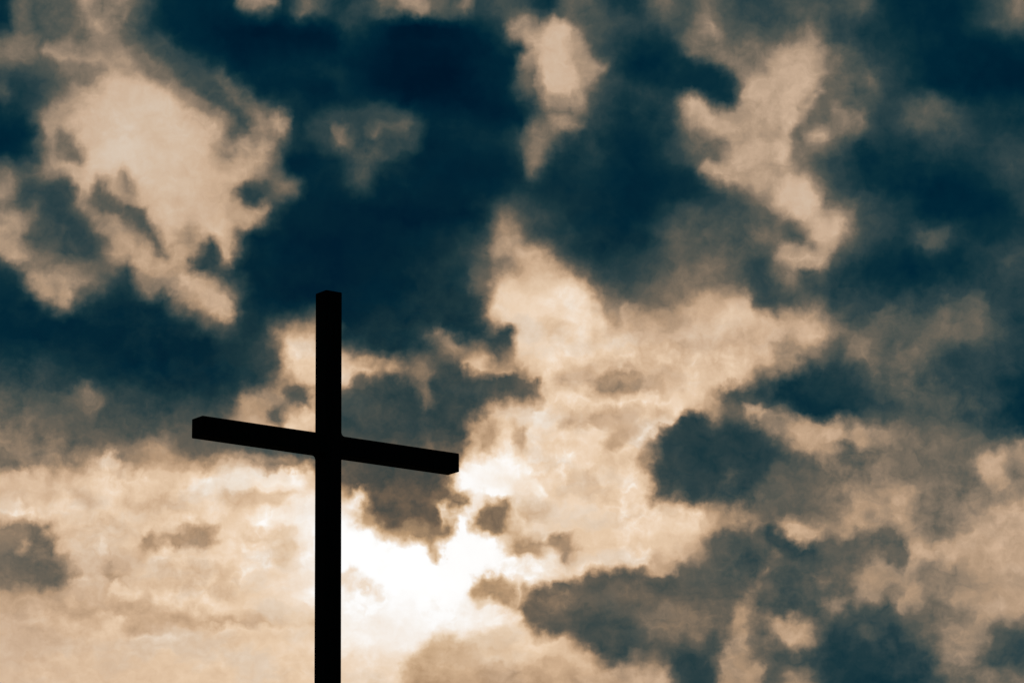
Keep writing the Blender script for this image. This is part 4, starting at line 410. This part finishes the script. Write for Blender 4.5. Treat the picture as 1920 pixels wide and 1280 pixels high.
# ---------------------------------------------------------------- ground
def build_ground():
    bm = bmesh.new()
    radii = [0, 2, 5, 9, 14, 20, 28, 38, 52, 75, 110, 170, 280, 500, 1000, 2200, 5000, 9000]
    seg = 72
    rings = [[bm.verts.new((0, 0, 0))]]
    for r in radii[1:]:
        ring = []
        for k in range(seg):
            a = 2 * math.pi * k / seg
            x, y = r * math.cos(a), r * math.sin(a)
            z = 0.10 * mnoise.noise(Vector((x * 0.12, y * 0.12, 0.3))) * min(1.0, r / 6.0)
            ring.append(bm.verts.new((x, y, z)))
        rings.append(ring)
    for k in range(seg):
        bm.faces.new((rings[0][0], rings[1][k], rings[1][(k + 1) % seg]))
    for a, b in zip(rings[1:], rings[2:]):
        for k in range(seg):
            bm.faces.new((a[k], b[k], b[(k + 1) % seg], a[(k + 1) % seg]))
    me = bpy.data.meshes.new("ground"); bm.to_mesh(me); bm.free()
    for p in me.polygons: p.use_smooth = True
    me.materials.append(GRASS)
    o = bpy.data.objects.new("ground", me); scene.collection.objects.link(o)
    o["kind"] = "structure"
    return o

build_ground()

# ---------------------------------------------------------------- the cross
CROSS_X, CROSS_Y, YAW = -1.8952, 39.79, R(36.434)
ARM_Z, TOP_Z = EYE + 8.8079, EYE + 10.4305

def add_beam(bm, lo, hi, bevel):
    r = bmesh.ops.create_cube(bm, size=1.0)
    vs = r['verts']
    for v in vs:
        v.co = Vector([lo[i] if v.co[i] < 0 else hi[i] for i in range(3)])
    edges = list({e for v in vs for e in v.link_edges})
    bmesh.ops.bevel(bm, geom=edges, offset=bevel, segments=3, profile=0.5, affect='EDGES')

def add_fillet(bm, cx, cz, sx, sz, rad, y0, y1):
    """Rounded inside corner running front to back where the two beams meet."""
    prof = [(cx - sx * 0.01, cz - sz * 0.01), (cx + sx * rad, cz - sz * 0.01)]
    for k in range(9):
        a = math.pi * 1.5 - k / 8.0 * math.pi / 2
        prof.append((cx + sx * rad + sx * rad * math.cos(a), cz + sz * rad + sz * rad * math.sin(a)))
    prof.append((cx - sx * 0.01, cz + sz * rad))
    f = [bm.verts.new((x, y0, z)) for x, z in prof]
    b = [bm.verts.new((x, y1, z)) for x, z in prof]
    n = len(prof)
    for k in range(n):
        bm.faces.new((f[k], f[(k + 1) % n], b[(k + 1) % n], b[k]))
    bm.faces.new(f); bm.faces.new(b[::-1])

def link_mesh(name, bm, mat, parent):
    bmesh.ops.recalc_face_normals(bm, faces=bm.faces)
    me = bpy.data.meshes.new(name); bm.to_mesh(me); bm.free()
    me.materials.append(mat)
    o = bpy.data.objects.new(name, me); scene.collection.objects.link(o)
    o.parent = parent
    return o

cross = bpy.data.objects.new("cross", None)
scene.collection.objects.link(cross)
cross.location = (CROSS_X, CROSS_Y, 0)
cross.rotation_euler = (0, 0, YAW)
cross["label"] = "tall dark square-beamed cross silhouetted against the bright gap in the clouds"
cross["category"] = "cross"

bm = bmesh.new()
add_beam(bm, (-0.1, -0.1, -0.6), (0.1, 0.1, TOP_Z), 0.010)
link_mesh("upright_beam", bm, TIMBER, cross)
bm = bmesh.new()
add_beam(bm, (-1.5844, -0.1025, ARM_Z - 0.1001), (1.5817, 0.1025, ARM_Z + 0.1001), 0.010)
for sx in (-1, 1):
    for sz in (-1, 1):
        add_fillet(bm, sx * 0.1, ARM_Z + sz * 0.1001, sx, sz, 0.032, -0.097, 0.097)
link_mesh("crossbeam", bm, TIMBER, cross)
